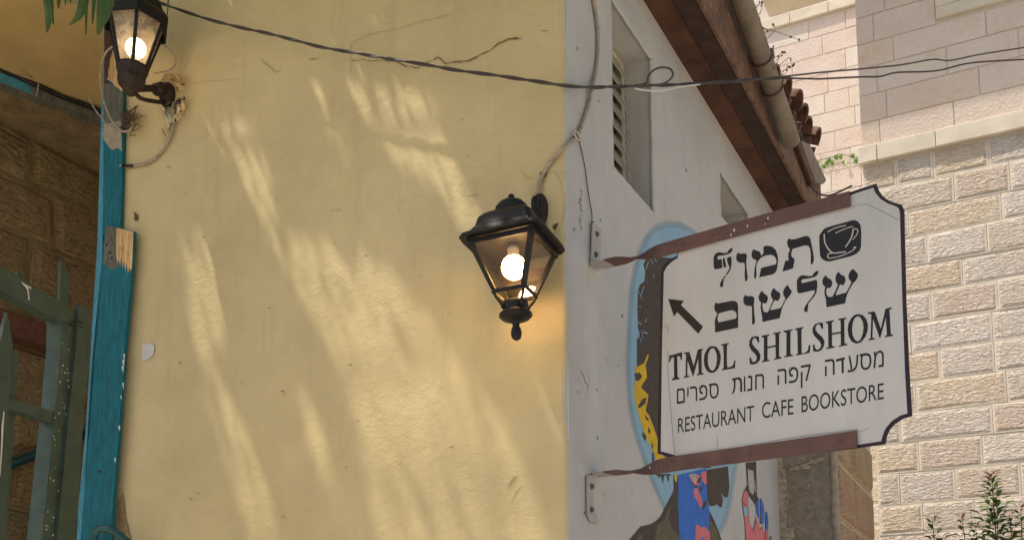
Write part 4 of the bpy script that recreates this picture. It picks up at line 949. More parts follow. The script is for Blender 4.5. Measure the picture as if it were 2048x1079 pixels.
# ================================================================== cables
G = WALL_G.hit
tie = G(1184, 175, 0.03)
def cab(px, pl, off): return [pl.hit(x, y, off) for x, y in px]
SPAN = Plane((tie.x, tie.y), (0.90, 0.436))
left = [(250, -22), (297, -2), (360, 20), (420, 40), (480, 55), (530, 66), (580, 78), (640, 94), (700, 104), (750, 113), (800, 121), (870, 133), (930, 143), (1000, 152), (1060, 161), (1120, 170)]
mid = [(1184, 175), (1230, 173), (1280, 172), (1330, 170), (1385, 168), (1440, 165), (1500, 160), (1560, 155)]
r1 = [(1640, 145), (1720, 138), (1800, 130), (1865, 119), (1900, 121), (1960, 109), (2048, 95), (2120, 82)]
r2 = [(1640, 158), (1720, 154), (1760, 153), (1795, 145), (1870, 142), (1930, 128), (1975, 123), (2048, 119), (2120, 114)]
def twist(P, ph, amp):
    out = []
    for i, p in enumerate(spline(P, 8)): out.append(p + Z * amp * math.sin(i * 0.42 + ph) + WALL_Y.n * amp * math.cos(i * 0.42 + ph))
    return out
Lp = cab(left, WALL_Y, 0.07); Mp = cab(mid, SPAN, 0)
w = MB(); w.tube(twist(Lp + Mp, 0, 0.003) + spline(cab(r1, SPAN, 0.0), 6), 0.0036, 6)
tag(w.build('overhead_cable', M['cablegrey'], None, True), 'grey overhead cable across both walls, upper strand at the right', 'cable', 'overhead cables')
w = MB(); w.tube(twist(Lp + Mp, math.pi, 0.0034) + spline(cab(r2, SPAN, 0.0), 6), 0.0035, 6)
tag(w.build('overhead_cable', M['cabledark'], None, True), 'dark overhead cable twisted round the grey one, lower strand at the right', 'cable', 'overhead cables')
wire('cable_loop', [SPAN.hit(x, y, 0.006) for x, y in ((1255, 172), (1275, 172), (1293, 165), (1297, 152), (1308, 140), (1325, 135), (1340, 138), (1346, 148), (1340, 159), (1325, 168), (1305, 170), (1285, 171), (1268, 174))], 0.0038, 'cablegrey', 'loose grey cable loop tied where the overhead cable passes the louvred window', 'cable')
w = MB(); w.tube(spline([SPAN.hit(1268, 176, 0.004), SPAN.hit(1285, 180, 0.004), SPAN.hit(1320, 182, 0.004), SPAN.hit(1360, 174, 0.004), SPAN.hit(1400, 169, 0.004)], 5), 0.0028, 6)
tag(w.build('tie_wire', M['whitechip'], None, True), 'thin whitish wire sagging under the cable loop', 'wire')
cp = [G(1180, -40, 0.008), G(1188, 10, 0.008), G(1195, 60, 0.008), G(1195, 110, 0.008), G(1190, 150, 0.009), G(1184, 176, 0.012), G(1174, 220, 0.009), G(1155, 270, 0.009), G(1142, 284, 0.012), Y(1124, 297, 0.014), Y(1106, 318, 0.009), Y(1092, 338, 0.008), Y(1080, 362, 0.014), Y(1074, 388, 0.020)]
w = MB(); w.tube(spline(cp, 6), 0.0066, 8); cond = tag(w.build('wall_conduit', M['cablebeige'], None, True), 'beige conduit running down the grey wall to the square lantern', 'conduit')
w = MB()
for k in range(14): a = 6.283 * k / 13; w.V.append(Vector())
w = MB(); cc_ = G(1154, 271, 0.018); w.tube([cc_ + (WALL_G.a * math.cos(6.283 * k / 14) * 0.022 + Z * math.sin(6.283 * k / 14) * 0.012) for k in range(15)], 0.0032, 6); w.build('conduit_clip', M['louverframe'], cond, True)
w = MB(); w.ball(G(1184, 175, 0.02), 0.0105, seg=10, rings=7); w.build('conduit_clip', M['cablebeige'], cond, True)
wire('thin_wire', [G(1156, 274, 0.006), G(1163, 300, 0.005), G(1170, 335, 0.005), G(1174, 365, 0.005), G(1179, 400, 0.005), G(1184, 430, 0.005), G(1182, 455, 0.008), G(1180, 500, 0.008)], 0.0019, 'cabledark', 'thin dark wire down the grey wall to the upper sign bracket', 'wire')

# ================================================================== hanging sign
S = SIGN
sign = thing('hanging_sign', G(1183, 740, 0.0), 'white cafe sign with black Hebrew and Latin lettering on brown straps', 'sign')
outer = [(1355, 488), (1530, 435), (1700, 384), (1752, 367), (1757, 380), (1765, 392), (1778, 401), (1792, 406), (1803, 409), (1808, 420), (1812, 600), (1818, 740), (1824, 831), (1806, 836), (1790, 846), (1779, 858), (1773, 872), (1770, 887), (1716, 895), (1550, 914), (1353, 940), (1350, 916), (1334, 911), (1315, 906), (1318, 720), (1322, 540), (1329, 528), (1340, 518), (1354, 511)]
inner = [(1357, 496), (1530, 443), (1700, 392), (1746, 377), (1750, 387), (1760, 399), (1774, 408), (1790, 414), (1796, 417), (1799, 426), (1804, 600), (1809, 740), (1814, 825), (1800, 829), (1783, 840), (1771, 854), (1765, 867), (1762, 880), (1716, 887), (1550, 906), (1358, 931), (1354, 909), (1338, 904), (1323, 900), (1325, 720), (1329, 545), (1335, 534), (1345, 524), (1357, 516)]
w = MB(); w.plate(S, [on(S, outer)], -0.004, 0.004); brd = w.build('panel_border', M['signborder'], sign)
inner = [(1565 + (x - 1565) * 1.004, 655 + (y - 655) * 1.006) for x, y in inner]
w = MB(); w.plate(S, [on(S, inner)], 0.0, 0.0012); panel = w.build('panel', M['signwhite'], sign)
TO_ = 0.0017
A1 = lambda p: crop((1420, 470), 9.806, p); A2 = lambda p: crop((1560, 430), 8.3, p); A3 = lambda p: crop((1420, 570), 9.806, p); A4 = lambda p: crop((1570, 530), 8.994, p); A5 = lambda p: crop((1330, 640), 8.3, p); A6 = lambda p: crop((1560, 600), 8.3, p)
lam2 = A4([(585, 95), (600, 110), (590, 160), (550, 200), (490, 225), (400, 240), (320, 250), (292, 275), (295, 310), (320, 320), (560, 260), (578, 290), (580, 380), (565, 490), (520, 570), (420, 690), (412, 760), (410, 820), (380, 845), (350, 835), (340, 790), (360, 740), (400, 680), (480, 580), (530, 500), (540, 455), (520, 450), (440, 465), (270, 505), (235, 500), (218, 460), (212, 350), (215, 270), (245, 215), (290, 185), (340, 180), (420, 195), (490, 190), (510, 150), (550, 115)])
lam1 = [(1427 + (x - 1593.6) * 0.885, 495 + (y - 540.6) * 0.95) for x, y in lam2]
vav1 = A1([(550, 340), (585, 365), (680, 355), (715, 370), (725, 410), (710, 500), (715, 620), (740, 830), (725, 890), (700, 910), (685, 890), (678, 780), (685, 620), (670, 540), (590, 540), (540, 520), (515, 470), (512, 420), (530, 360)])
mem1 = A1([(860, 275), (900, 300), (970, 320), (1005, 390), (1015, 405), (1050, 340), (1045, 240), (1060, 215), (1140, 205), (1220, 225), (1290, 290), (1330, 410), (1335, 520), (1310, 680), (1270, 745), (1220, 770), (965, 825), (1000, 650), (1040, 630), (1290, 570), (1305, 520), (1290, 450), (1240, 395), (1170, 385), (1080, 400), (1000, 440), (940, 510), (915, 570), (905, 640), (912, 750), (900, 840), (885, 855), (865, 830), (865, 740), (880, 620), (915, 490), (850, 470), (815, 420), (815, 350), (840, 290)])
tav = A2([(155, 385), (185, 405), (260, 395), (400, 350), (460, 345), (500, 380), (520, 470), (545, 590), (565, 730), (550, 790), (528, 825), (510, 800), (510, 650), (500, 560), (470, 510), (420, 500), (330, 525), (210, 560), (188, 620), (190, 680), (245, 735), (215, 885), (40, 935), (85, 760), (145, 745), (135, 690), (140, 630), (165, 570), (125, 510), (118, 450), (130, 405)])
fmem = A3([(125, 335), (150, 360), (260, 335), (430, 305), (500, 310), (540, 350), (550, 420), (552, 830), (100, 925), (92, 700), (105, 640), (145, 555), (95, 500), (82, 430), (95, 360)])
fmemh = A3([(165, 560), (200, 540), (400, 490), (460, 492), (510, 530), (522, 590), (510, 650), (180, 725), (155, 705), (145, 650)])
vav2 = A3([(695, 185), (725, 215), (820, 210), (860, 235), (872, 270), (858, 380), (865, 520), (885, 700), (870, 750), (845, 780), (825, 750), (822, 500), (820, 410), (720, 400), (670, 370), (650, 310), (660, 230)])
shin1 = A3([(1020, 105), (1060, 160), (1120, 200), (1137, 250), (1120, 320), (1090, 360), (1050, 350), (1030, 350), (1028, 420), (1045, 500), (1080, 530), (1130, 525), (1165, 470), (1200, 370), (1240, 290), (1205, 240), (1190, 180), (1215, 95), (1255, 50), (1290, 100), (1360, 140), (1380, 190), (1365, 260), (1330, 310), (1270, 290), (1240, 340), (1200, 420), (1185, 490), (1370, 450), (1400, 420), (1440, 340), (1480, 265), (1440, 190), (1430, 130), (1460, 60)]) + [(1575, 569), (1580, 577), (1584, 583), (1580, 590), (1571, 601)] + A3([(1410, 450), (1365, 645), (1025, 720), (1025, 640), (1005, 520), (990, 430), (1000, 340), (960, 290), (950, 230), (980, 150)])
shin2 = A4([(735, 175), (760, 220), (830, 260), (855, 310), (840, 370), (810, 410), (760, 405), (745, 440), (740, 500), (765, 560), (800, 572), (850, 565), (890, 500), (920, 430), (950, 350), (910, 290), (905, 230), (925, 160), (965, 115), (1000, 165), (1070, 200), (1090, 250), (1080, 310), (1050, 360), (990, 345), (950, 430), (915, 520), (920, 540), (1100, 490), (1130, 440), (1170, 360), (1195, 300), (1145, 240), (1140, 180), (1170, 110), (1225, 60), (1260, 100), (1305, 150), (1312, 200), (1280, 270), (1220, 330), (1140, 470), (1105, 560), (1080, 685), (745, 755), (738, 620), (710, 520), (712, 430), (725, 390), (680, 350), (668, 300), (680, 240)])
def letters(shapes, name='lettering'):
    w = MB()
    for sh in shapes:
        loops = sh if isinstance(sh[0], list) else [sh]
        w.plate(S, [on(S, lp, TO_) for lp in loops], TO_)
    return w.build(name, M['signblack'], panel)
letters([lam1, vav1, mem1, tav]); letters([[fmem, fmemh], vav2, shin1, lam2, shin2])
Tg = A5([(80, 575), (100, 580), (270, 530), (282, 528), (278, 650), (262, 655), (258, 610), (235, 590), (198, 598), (205, 930), (215, 950), (238, 950), (238, 975), (120, 995), (118, 970), (145, 960), (155, 935), (152, 610), (110, 620), (88, 650), (80, 690), (65, 690)])
Mg = A5([(318, 535), (400, 522), (478, 775), (548, 485), (625, 470), (625, 490), (602, 503), (605, 870), (635, 878), (632, 897), (532, 912), (532, 893), (562, 882), (555, 600), (465, 928), (370, 640), (365, 915), (398, 920), (398, 938), (318, 953), (318, 935), (345, 920), (352, 560), (320, 553)])
Og = [A5([(790, 425), (850, 440), (900, 510), (922, 600), (915, 700), (880, 800), (820, 860), (760, 872), (700, 840), (660, 760), (647, 660), (660, 560), (700, 480), (745, 435)]), A5([(785, 455), (830, 480), (860, 560), (866, 650), (855, 740), (820, 820), (785, 838), (745, 815), (715, 750), (705, 660), (712, 560), (740, 490)])]
Lg = A5([(935, 400), (1055, 375), (1055, 393), (1025, 405), (1022, 600), (1025, 770), (1050, 782), (1110, 765), (1140, 730), (1152, 668), (1165, 665), (1155, 792), (948, 830), (948, 812), (975, 800), (978, 600), (970, 425), (937, 420)])
Sg = A5([(1555, 270), (1560, 365), (1545, 372), (1530, 330), (1510, 295), (1470, 295), (1440, 340), (1445, 390), (1480, 440), (1550, 510), (1580, 580), (1570, 660), (1520, 715), (1460, 732), (1412, 720), (1405, 620), (1422, 615), (1440, 680), (1475, 695), (1515, 670), (1530, 610), (1500, 560), (1430, 490), (1400, 420), (1405, 340), (1440, 280), (1500, 262), (1545, 268)])
Hg = A5([(1605, 255), (1730, 235), (1730, 252), (1697, 265), (1697, 440), (1840, 410), (1835, 235), (1800, 228), (1800, 210), (1920, 190), (1922, 208), (1890, 220), (1890, 600), (1928, 610), (1928, 630), (1810, 655), (1810, 638), (1842, 625), (1840, 435), (1697, 465), (1697, 650), (1732, 655), (1732, 672), (1615, 693), (1615, 675), (1645, 660), (1645, 290), (1607, 275)])
Ig = A6([(62, 505), (205, 482), (205, 498), (170, 512), (168, 890), (212, 905), (212, 920), (75, 947), (75, 930), (110, 915), (110, 540), (62, 525)])
L2 = A6([(255, 470), (385, 442), (385, 458), (352, 478), (355, 880), (420, 870), (465, 830), (482, 745), (500, 742), (490, 870), (268, 915), (268, 897), (298, 885), (292, 500), (257, 490)])
S2 = A6([(708, 375), (712, 468), (695, 475), (680, 430), (655, 395), (620, 400), (585, 440), (585, 490), (620, 540), (700, 610), (735, 680), (725, 760), (680, 830), (620, 852), (555, 845), (548, 735), (565, 732), (585, 800), (620, 825), (665, 800), (690, 740), (660, 680), (580, 600), (545, 530), (545, 460), (580, 400), (640, 372), (680, 370)])
H2 = A6([(762, 355), (890, 330), (890, 347), (855, 365), (858, 545), (1012, 520), (1010, 335), (970, 325), (970, 308), (1100, 285), (1100, 302), (1062, 318), (1068, 715), (1115, 725), (1115, 742), (982, 770), (982, 752), (1015, 740), (1012, 545), (858, 572), (860, 755), (903, 765), (903, 782), (770, 810), (770, 792), (808, 780), (800, 390), (763, 375)])
O2 = [A6([(1300, 230), (1370, 245), (1425, 310), (1455, 400), (1450, 500), (1410, 610), (1340, 695), (1270, 718), (1195, 685), (1145, 600), (1125, 490), (1140, 380), (1190, 290), (1245, 240)]), A6([(1290, 262), (1340, 285), (1380, 360), (1392, 460), (1375, 570), (1335, 660), (1280, 685), (1235, 650), (1200, 570), (1190, 470), (1205, 360), (1240, 290)])]
M2 = A6([(1465, 200), (1568, 185), (1675, 490), (1755, 140), (1850, 115), (1853, 140), (1812, 155), (1835, 560), (1868, 570), (1868, 590), (1742, 612), (1742, 592), (1778, 578), (1760, 260), (1658, 630), (1540, 280), (1530, 620), (1572, 630), (1572, 645), (1470, 665), (1470, 648), (1508, 630), (1520, 230), (1465, 222)])
def sh(g, dx):
    return [[(x + dx, y) for x, y in lp] for lp in (g if isinstance(g[0], list) else [g])]
def heavy(gl):
    w = MB()
    for i, dx in enumerate((-0.55, 0, 0.55)):
        for gg in gl: w.plate(S, [on(S, lp, TO_) for lp in sh(gg, dx)], TO_ + 0.00012 * i)
    return w.build('lettering', M['signblack'], panel)
heavy([Tg, Mg, Og, Lg]); heavy([Sg, Hg, Ig, L2, S2, H2, O2, M2])
letters([[(1336.4, 597), (1367.7, 601), (1362, 609.6), (1406, 652.5), (1396.6, 667), (1354.5, 623.6), (1347.7, 632.5)]], 'arrow')
cup = letters([A2([(650, 350), (680, 290), (740, 220), (820, 190), (1180, 90), (1240, 82), (1300, 110), (1335, 160), (1350, 280), (1345, 520), (1320, 590), (1260, 645), (1180, 680), (820, 770), (750, 760), (690, 720), (665, 670), (655, 520)])], 'cup_emblem')
w = MB()
for (pts, wd) in (([(790, 280), (870, 235), (960, 200), (1095, 170)], 17), ([(920, 298), (1060, 235), (1180, 195), (1215, 205)], 15), ([(735, 310), (740, 420), (770, 510), (820, 580), (880, 625), (960, 625), (1095, 605)], 20), ([(1215, 235), (1200, 330), (1150, 440), (1085, 530)], 22), ([(1205, 240), (1260, 225), (1290, 250), (1285, 300), (1250, 360), (1205, 405)], 16), ([(890, 625), (810, 640), (795, 660), (800, 705), (850, 712), (960, 690), (1080, 650), (1200, 590), (1260, 530), (1215, 540)], 16)):
    P2 = [(p.x, p.y) for p in spline([Vector(q) for q in A2(pts)], 4)]
    w.stroke(S, on(S, P2, TO_), wd / 8.3 * 0.0014, 0.0021)
w.build('cup_drawing', M['signwhite'], panel)
def word(txt, ref, quad, bold=0.0):
    """set type: quad = pixel corners bottom-left, top-left, top-right, bottom-right of the letter bodies"""
    def m_of(s):
        c = bpy.data.curves.new('t', 'FONT'); c.body = s; c.size = 60; c.offset = bold; c.resolution_u = 5
        o = bpy.data.objects.new('t', c); col.objects.link(o); bpy.context.view_layer.update()
        e = o.evaluated_get(bpy.context.evaluated_depsgraph_get()); me = e.to_mesh()
        V = [v.co.copy() for v in me.vertices]; F = [tuple(p.vertices) for p in me.polygons]; e.to_mesh_clear()
        bpy.data.objects.remove(o); bpy.data.curves.remove(c); return V, F
    V, F = m_of(txt); RV, _ = m_of(ref); h = max(v.y for v in RV) - bold
    x0, x1 = min(v.x for v in V), max(v.x for v in V)
    bl, tl, tr, br = [Vector(q) for q in on(S, quad, TO_)]
    w = MB(); out = []
    for v in V:
        u = (v.x - x0) / (x1 - x0); t = v.y / h; p = (bl * (1 - u) + br * u) * (1 - t) + (tl * (1 - u) + tr * u) * t
        out.append(S.at(p.x, p.y, TO_))
    w.add(out, F); return w.build('lettering', M['signblack'], panel)
HE = '\u05d4'
word('\u05dd\u05d9\u05e8\u05e4\u05e1', HE, [(1353.7, 807), (1353.7, 777), (1437.4, 764), (1437.4, 794)])
word('\u05d5\u05e0\u05d7', HE, [(1487.6, 782.8), (1487.6, 752.3), (1528, 746), (1528, 776)])
letters([crop((1340, 690), 5.678, [(705, 375), (785, 359), (812, 380), (820, 430), (819, 525), (796, 530), (797, 425), (788, 395), (770, 386), (745, 391), (742, 480), (735, 520), (712, 552), (699, 545), (718, 510), (724, 460), (723, 397), (705, 401)])])
word('\u05d4\u05e4\u05e7', HE, [(1554.9, 769), (1554.9, 738.4), (1621.3, 727.3), (1621.3, 759.6)])
word('\u05d4', HE, [(1649.8, 751.6), (1649.8, 719), (1669.2, 715.9), (1669.2, 748.5)])
word('\u05e2\u05e1\u05de', HE, [(1695.3, 744.2), (1695.3, 711.6), (1767.5, 699.7), (1767.5, 732.3)])
letters([crop((1560, 690), 5.678, [(635, 158), (735, 133), (737, 158), (722, 163), (724, 312), (701, 317), (697, 170), (637, 186)])])
word('RESTAURANT', 'E', [(1356, 864.7), (1356, 836), (1508, 810), (1508, 840.5)], 0.004)
word('CAFE', 'E', [(1524, 836), (1524, 804.5), (1587, 796.5), (1587, 827.4)], 0.004)
word('BOOKSTORE', 'E', [(1603, 824), (1603, 792), (1767.5, 765), (1767.5, 797)], 0.004)
# peeled white remains over the first letter, hairline cracks of the foil
w = MB()
for lp in (A1([(140, 435), (165, 420), (330, 385), (400, 370), (430, 395), (410, 420), (350, 435), (330, 470), (350, 560), (380, 620), (350, 650), (320, 600), (300, 500), (290, 445), (250, 455), (255, 560), (270, 640), (245, 630), (235, 470), (160, 475)]), A1([(300, 790), (330, 765), (345, 790), (320, 805)])):
    w.plate(S, [on(S, lp, TO_)], 0.0021)
w.build('peeled_foil', M['signwhite'], panel)
def scrack(px, wd, off=0.0016):
    w = MB(); w.stroke(S, on(S, [(p.x, p.y) for p in spline([Vector(q) for q in px], 4)], off), wd, off); w.build('foil_crack', M['bolt'], panel)
scrack([(1336, 700), (1336, 740), (1340, 800), (1345, 860), (1350, 910)], 0.0016); scrack([(1325, 652), (1334, 652), (1336, 660), (1335, 668)], 0.0014)
scrack([(1703, 414), (1730, 408), (1755, 418), (1798, 440)], 0.0012); scrack([(1435, 874), (1434, 898)], 0.0012); scrack([(1716, 862), (1726, 860), (1738, 855)], 0.0012); scrack([(1395, 910), (1480, 893), (1600, 872), (1716, 858)], 0.0014)
# straps: flat bars, lying at the wall, twisted upright along the panel
def strap(cl, hw, wall_px, plate_px, bolts):
    """cl: pixel centre line from the wall to the end, hw: half width, twist between points 1 and 3"""
    P = [S.hit(x, y, 0.008) for x, y in cl]; P = spline(P, 8); n = len(P); V = []; F = []
    x0 = (P[0] - S.o).dot(S.a)
    s1, s2 = S.sz(1238, 520)[0], S.sz(1345, 500)[0]
    for p in P:
        u = (p - S.o).dot(S.a); t = max(0, min(1, (u - s1) / (s2 - s1))); t = t * t * (3 - 2 * t); a = t * math.pi / 2
        wv = -S.n * math.cos(a) + Z * math.sin(a); tv = Z * math.cos(a) + S.n * math.sin(a)
        for (i, j) in ((1, 1), (-1, 1), (-1, -1), (1, -1)): V.append(p + wv * (hw + 0.012 * (1 - t)) * i + tv * 0.0022 * j)
    for k in range(n - 1):
        for i in range(4): F.append((4 * k + i, 4 * k + (i + 1) % 4, 4 * k + 4 + (i + 1) % 4, 4 * k + 4 + i))
    F.append((0, 1, 2, 3)); F.append((4 * n - 1, 4 * n - 2, 4 * n - 3, 4 * n - 4))
    mi = [1 if k // 4 < n * 0.11 else 0 for k in range(len(F))]
    o = mesh('strap', V, F, [M['strap'], M['plategrey']], sign, False, mi)
    w = MB(); w.plate(WALL_G, [on(WALL_G, plate_px, 0.006)], 0.0046, 0.005); pp = w.build('wall_plate', M['plategrey'], sign)
    for (x, y) in bolts:
        w = MB(); BT_ = Matrix.Translation(WALL_G.hit(x, y, 0.0095)) @ WALL_G.n.to_track_quat('Z', 'Y').to_matrix().to_4x4()
        w.lathe([(0.0115, 0), (0.0115, 0.002), (0.0075, 0.0022), (0.0075, 0.008), (0.006, 0.0095)], BT_, 6); w.build('bolt', M['bolt'], pp)
    return o
us_ = strap([(1192, 532), (1225, 524), (1285, 510), (1345, 494), (1440, 467), (1560, 434), (1640, 413), (1700, 397)], 0.0225, None, [(1184, 446), (1202, 459), (1198, 540), (1181, 532)], [(1193, 468), (1191, 509)])
ls_ = strap([(1180, 950), (1225, 945), (1285, 938), (1345, 927), (1440, 914), (1560, 898), (1640, 887), (1714, 877)], 0.024, None, [(1173, 950), (1189, 948), (1186, 1010), (1196, 1046), (1180, 1042), (1174, 1030)], [(1183, 972), (1182, 1018)])
for (st, pts) in ((us_, ((1366, 489), (1530, 443), (1668, 407), (1424, 472))), (ls_, ((1346, 921), (1500, 905), (1680, 881)))):
    for (x, y) in pts:
        w = MB(); BT_ = Matrix.Translation(S.hit(x, y, 0.0102)) @ S.n.to_track_quat('Z', 'Y').to_matrix().to_4x4()
        w.lathe([(0.0065, 0), (0.006, 0.0015), (0.003, 0.0022)], BT_, 10); w.build('rivet', M['strap'], st, True)
w = MB()
for (x, y) in ((1495, 452), (1530, 446), (1468, 460), (1462, 470), (1536, 436), (1345, 920), (1300, 935), (1424, 474)):
    lp = [(x + random.uniform(2, 5) * math.cos(a), y + random.uniform(3, 8) * math.sin(a)) for a in [k * 0.9 for k in range(7)]]
    w.plate(S, [on(S, [(x + (q[0] - x) * 0.5, y + (q[1] - y) * 0.5) for q in lp], 0.0104)], 0.0104)
w.build('paint_chips', M['palepatch'], us_)
wire('twisted_wire', [S.hit(x, y, o) for x, y, o in ((1622, 372, -0.03), (1632, 384, -0.02), (1650, 391, 0.0), (1668, 388, 0.01), (1690, 378, 0.012), (1704, 371, 0.01))], 0.0028, 'cabledark', 'loose dark wire tail resting on top of the upper sign strap', 'wire')

# ================================================================== stone building to the right
sb = thing('stone_building', WALL_B.at(1.0, 0), 'large stone building with chiselled lower courses and smooth pinkish upper courses', 'building')
w = MB(); w.box(WALL_B.at(0.0, 0, -0.004), WALL_B.a * 6.0, WALL_B.n * -5.0, Z * 11.0); w.build('wall_core', M['mortar'], sb)
def uB(x, y, pl=WALL_B): return pl.sz(x, y)[0]
def zB(x, y, pl=WALL_B): return pl.sz(x, y)[1]
zcb = zB(1726, 331.5)                                                      # cornice bottom
low = [zcb, zB(1793, 372), zB(1815, 423), zB(1821, 475), zB(1815, 534), zB(1818, 589.5), zB(1821, 647), zB(1823, 705.5), zB(1823, 765), zB(1825, 826), zB(1777, 888), zB(1761.5, 949), zB(1767, 1011), zB(1773, 1069.5), zB(1778, 1128)]
jl = [[1793, 1867, 1979], [1735, 1910, 2023], [1818, 2006], [1760, 1855, 1977], [1780, 1927], [1864], [1822, 1987], [1882], [1832, 2015], [1802, 1987], [1838, 1966], [1800, 1911, 2043], [1846, 1950], [1810, 1900, 2010]]
UR = uB(2048, 700) + 0.35
for i, js in enumerate(jl):
    ym = {0: 340}.get(i, None)
    yy = 350 + i * 57; uu = [0.0] + [uB(x, yy) for x in js]
    while uu[-1] < UR: uu.append(uu[-1] + random.uniform(0.4, 0.62))
    for a, b in zip(uu[:-1], uu[1:]): stone(WALL_B, a, b, low[i + 1], low[i], sb, ROUGH, ROUGHM, 0.004, 0.006, random.uniform(0.0, 0.006))
zct = zB(1722, 299)
uu = [-0.03, uB(1756, 320), uB(1872.5, 285)]
while uu[-1] < UR: uu.append(uu[-1] + 0.8)
for a, b in zip(uu[:-1], uu[1:]): stone(WALL_B, a, b, zcb, zct, sb, [M['ledge']], None, 0.004, 0, 0.05, 'ledge_stone')
up = [zct, zB(1723.6, 247.5), zB(1720.5, 194), zB(1760, 129), zB(1713, 93), zB(1711, 39), zB(1711, -15), zB(1711, -70)]
ju = [[1761, 1911], [1774, 1962], [1755], [1788, 1976], [1747, 1870], [1800], [1760, 1900]]
wf = (uB(1872, 40), zB(1872, 41)); 
for i, js in enumerate(ju):
    yy = 275 - i * 54; uu = [0.0] + [uB(x, yy) for x in js]
    if i == 4: uu = [0.0, uB(1747, 60), wf[0]]
    if i >= 5: uu = [0.0, uB(1800 - 30 * (i % 2), 20), wf[0]]
    if i < 4:
        while uu[-1] < UR: uu.append(uu[-1] + random.uniform(0.5, 0.75))
    for a, b in zip(uu[:-1], uu[1:]): stone(WALL_B, a, b, up[i], min(up[i + 1], wf[1]) if (i == 3 and b > wf[0]) else up[i + 1], sb, SMOOTH, None, 0.004, 0, 0.004)
# window surround at the top edge of the picture
w = MB(); wu = uB(1914, 6); wz = zB(1914, 7)
for (a, b, c0, c1) in ((wf[0], UR + 0.4, wf[1], wz), (wf[0], wu, wz, wz + 1.2)):
    w.bbox(WALL_B.at(a + 0.002, c0 + (0.002 if c0 == wz else 0), -0.015), WALL_B.a * (b - a - 0.004), WALL_B.n * 0.045, Z * (c1 - c0), 0.005)
win = w.build('window_surround', M['ledge'], sb)
w = MB(); w.box(WALL_B.at(wu, wz, -0.012), WALL_B.a * 0.9, WALL_B.n * 0.004, Z * 1.2); w.build('window_glass', M['darkglass'], win)
w = MB(); w.bbox(WALL_B.at(-0.9, 8.12, -0.6), WALL_B.a * 6.9, WALL_B.n * 1.04, Z * 0.14, 0.02); w.build('added_shade_slab', M['ledge'], sb)  # unseen slab, added to keep sun off the upper courses

# far stone building in full sun
fb = thing('stone_building', WALL_C.at(0.5, 0), 'sunlit pale pink stone building glimpsed between the roof and the nearer stone wall', 'building')
w = MB(); w.box(WALL_C.at(-3.2, 0, -0.004), WALL_C.a * 6.5, WALL_C.n * -4.0, Z * 15.0); w.build('wall_core', M['mortar_pink'], fb)
UC0, UC1 = WALL_C.sz(1535, 200)[0], WALL_C.sz(1790, 200)[0]
lc_ = [(1552, 59), (1548, 98), (1589, 124), (1587, 157), (1592, 202), (1611, 239), (1641, 269), (1622, 311), (1641, 348.5), (1663, 384)]
zc_ = [WALL_C.sz(*p)[1] for p in lc_]
stp = (zc_[0] - zc_[-1]) / 9; zc_ = [zc_[0] - stp * i for i in range(28)]
jc = [[1618, 1693], [1646], [1585, 1693], [1657], [1650, 1700], [1622], [1671], [1643, 1702], [1663]]
for i in range(27):
    rough = i > 11; u = UC0 - random.uniform(0, 0.4); uu = [u]
    if i < len(jc): uu = [UC0 - 0.3] + [WALL_C.sz(x, 78 + i * 36)[0] for x in jc[i]]
    while uu[-1] < UC1: uu.append(uu[-1] + random.uniform(0.38, 0.62))
    for a, b in zip(uu[:-1], uu[1:]): stone(WALL_C, a, b, zc_[i + 1], zc_[i], fb, ROUGH if rough else PINK, ROUGHM if rough else None, 0.008, 0.007, 0.003)
zl0 = zc_[0]; zl1 = WALL_C.sz(1528, 44)[1]
uu = [UC0 - 0.5, WALL_C.sz(1581, 40)[0], WALL_C.sz(1658, 20)[0]]
while uu[-1] < UC1: uu.append(uu[-1] + 0.7)
for a, b in zip(uu[:-1], uu[1:]): stone(WALL_C, a, b, zl0, zl0 + 0.16, fb, [M['ledge']], None, 0.005, 0, 0.05, 'ledge_stone')
for i in range(4):
    uu = [UC0 - random.uniform(0, 0.4)]
    while uu[-1] < UC1: uu.append(uu[-1] + random.uniform(0.45, 0.7))
    for a, b in zip(uu[:-1], uu[1:]): stone(WALL_C, a, b, zl0 + 0.16 + i * stp, zl0 + 0.16 + (i + 1) * stp, fb, PINK, None, 0.008, 0, 0.004)

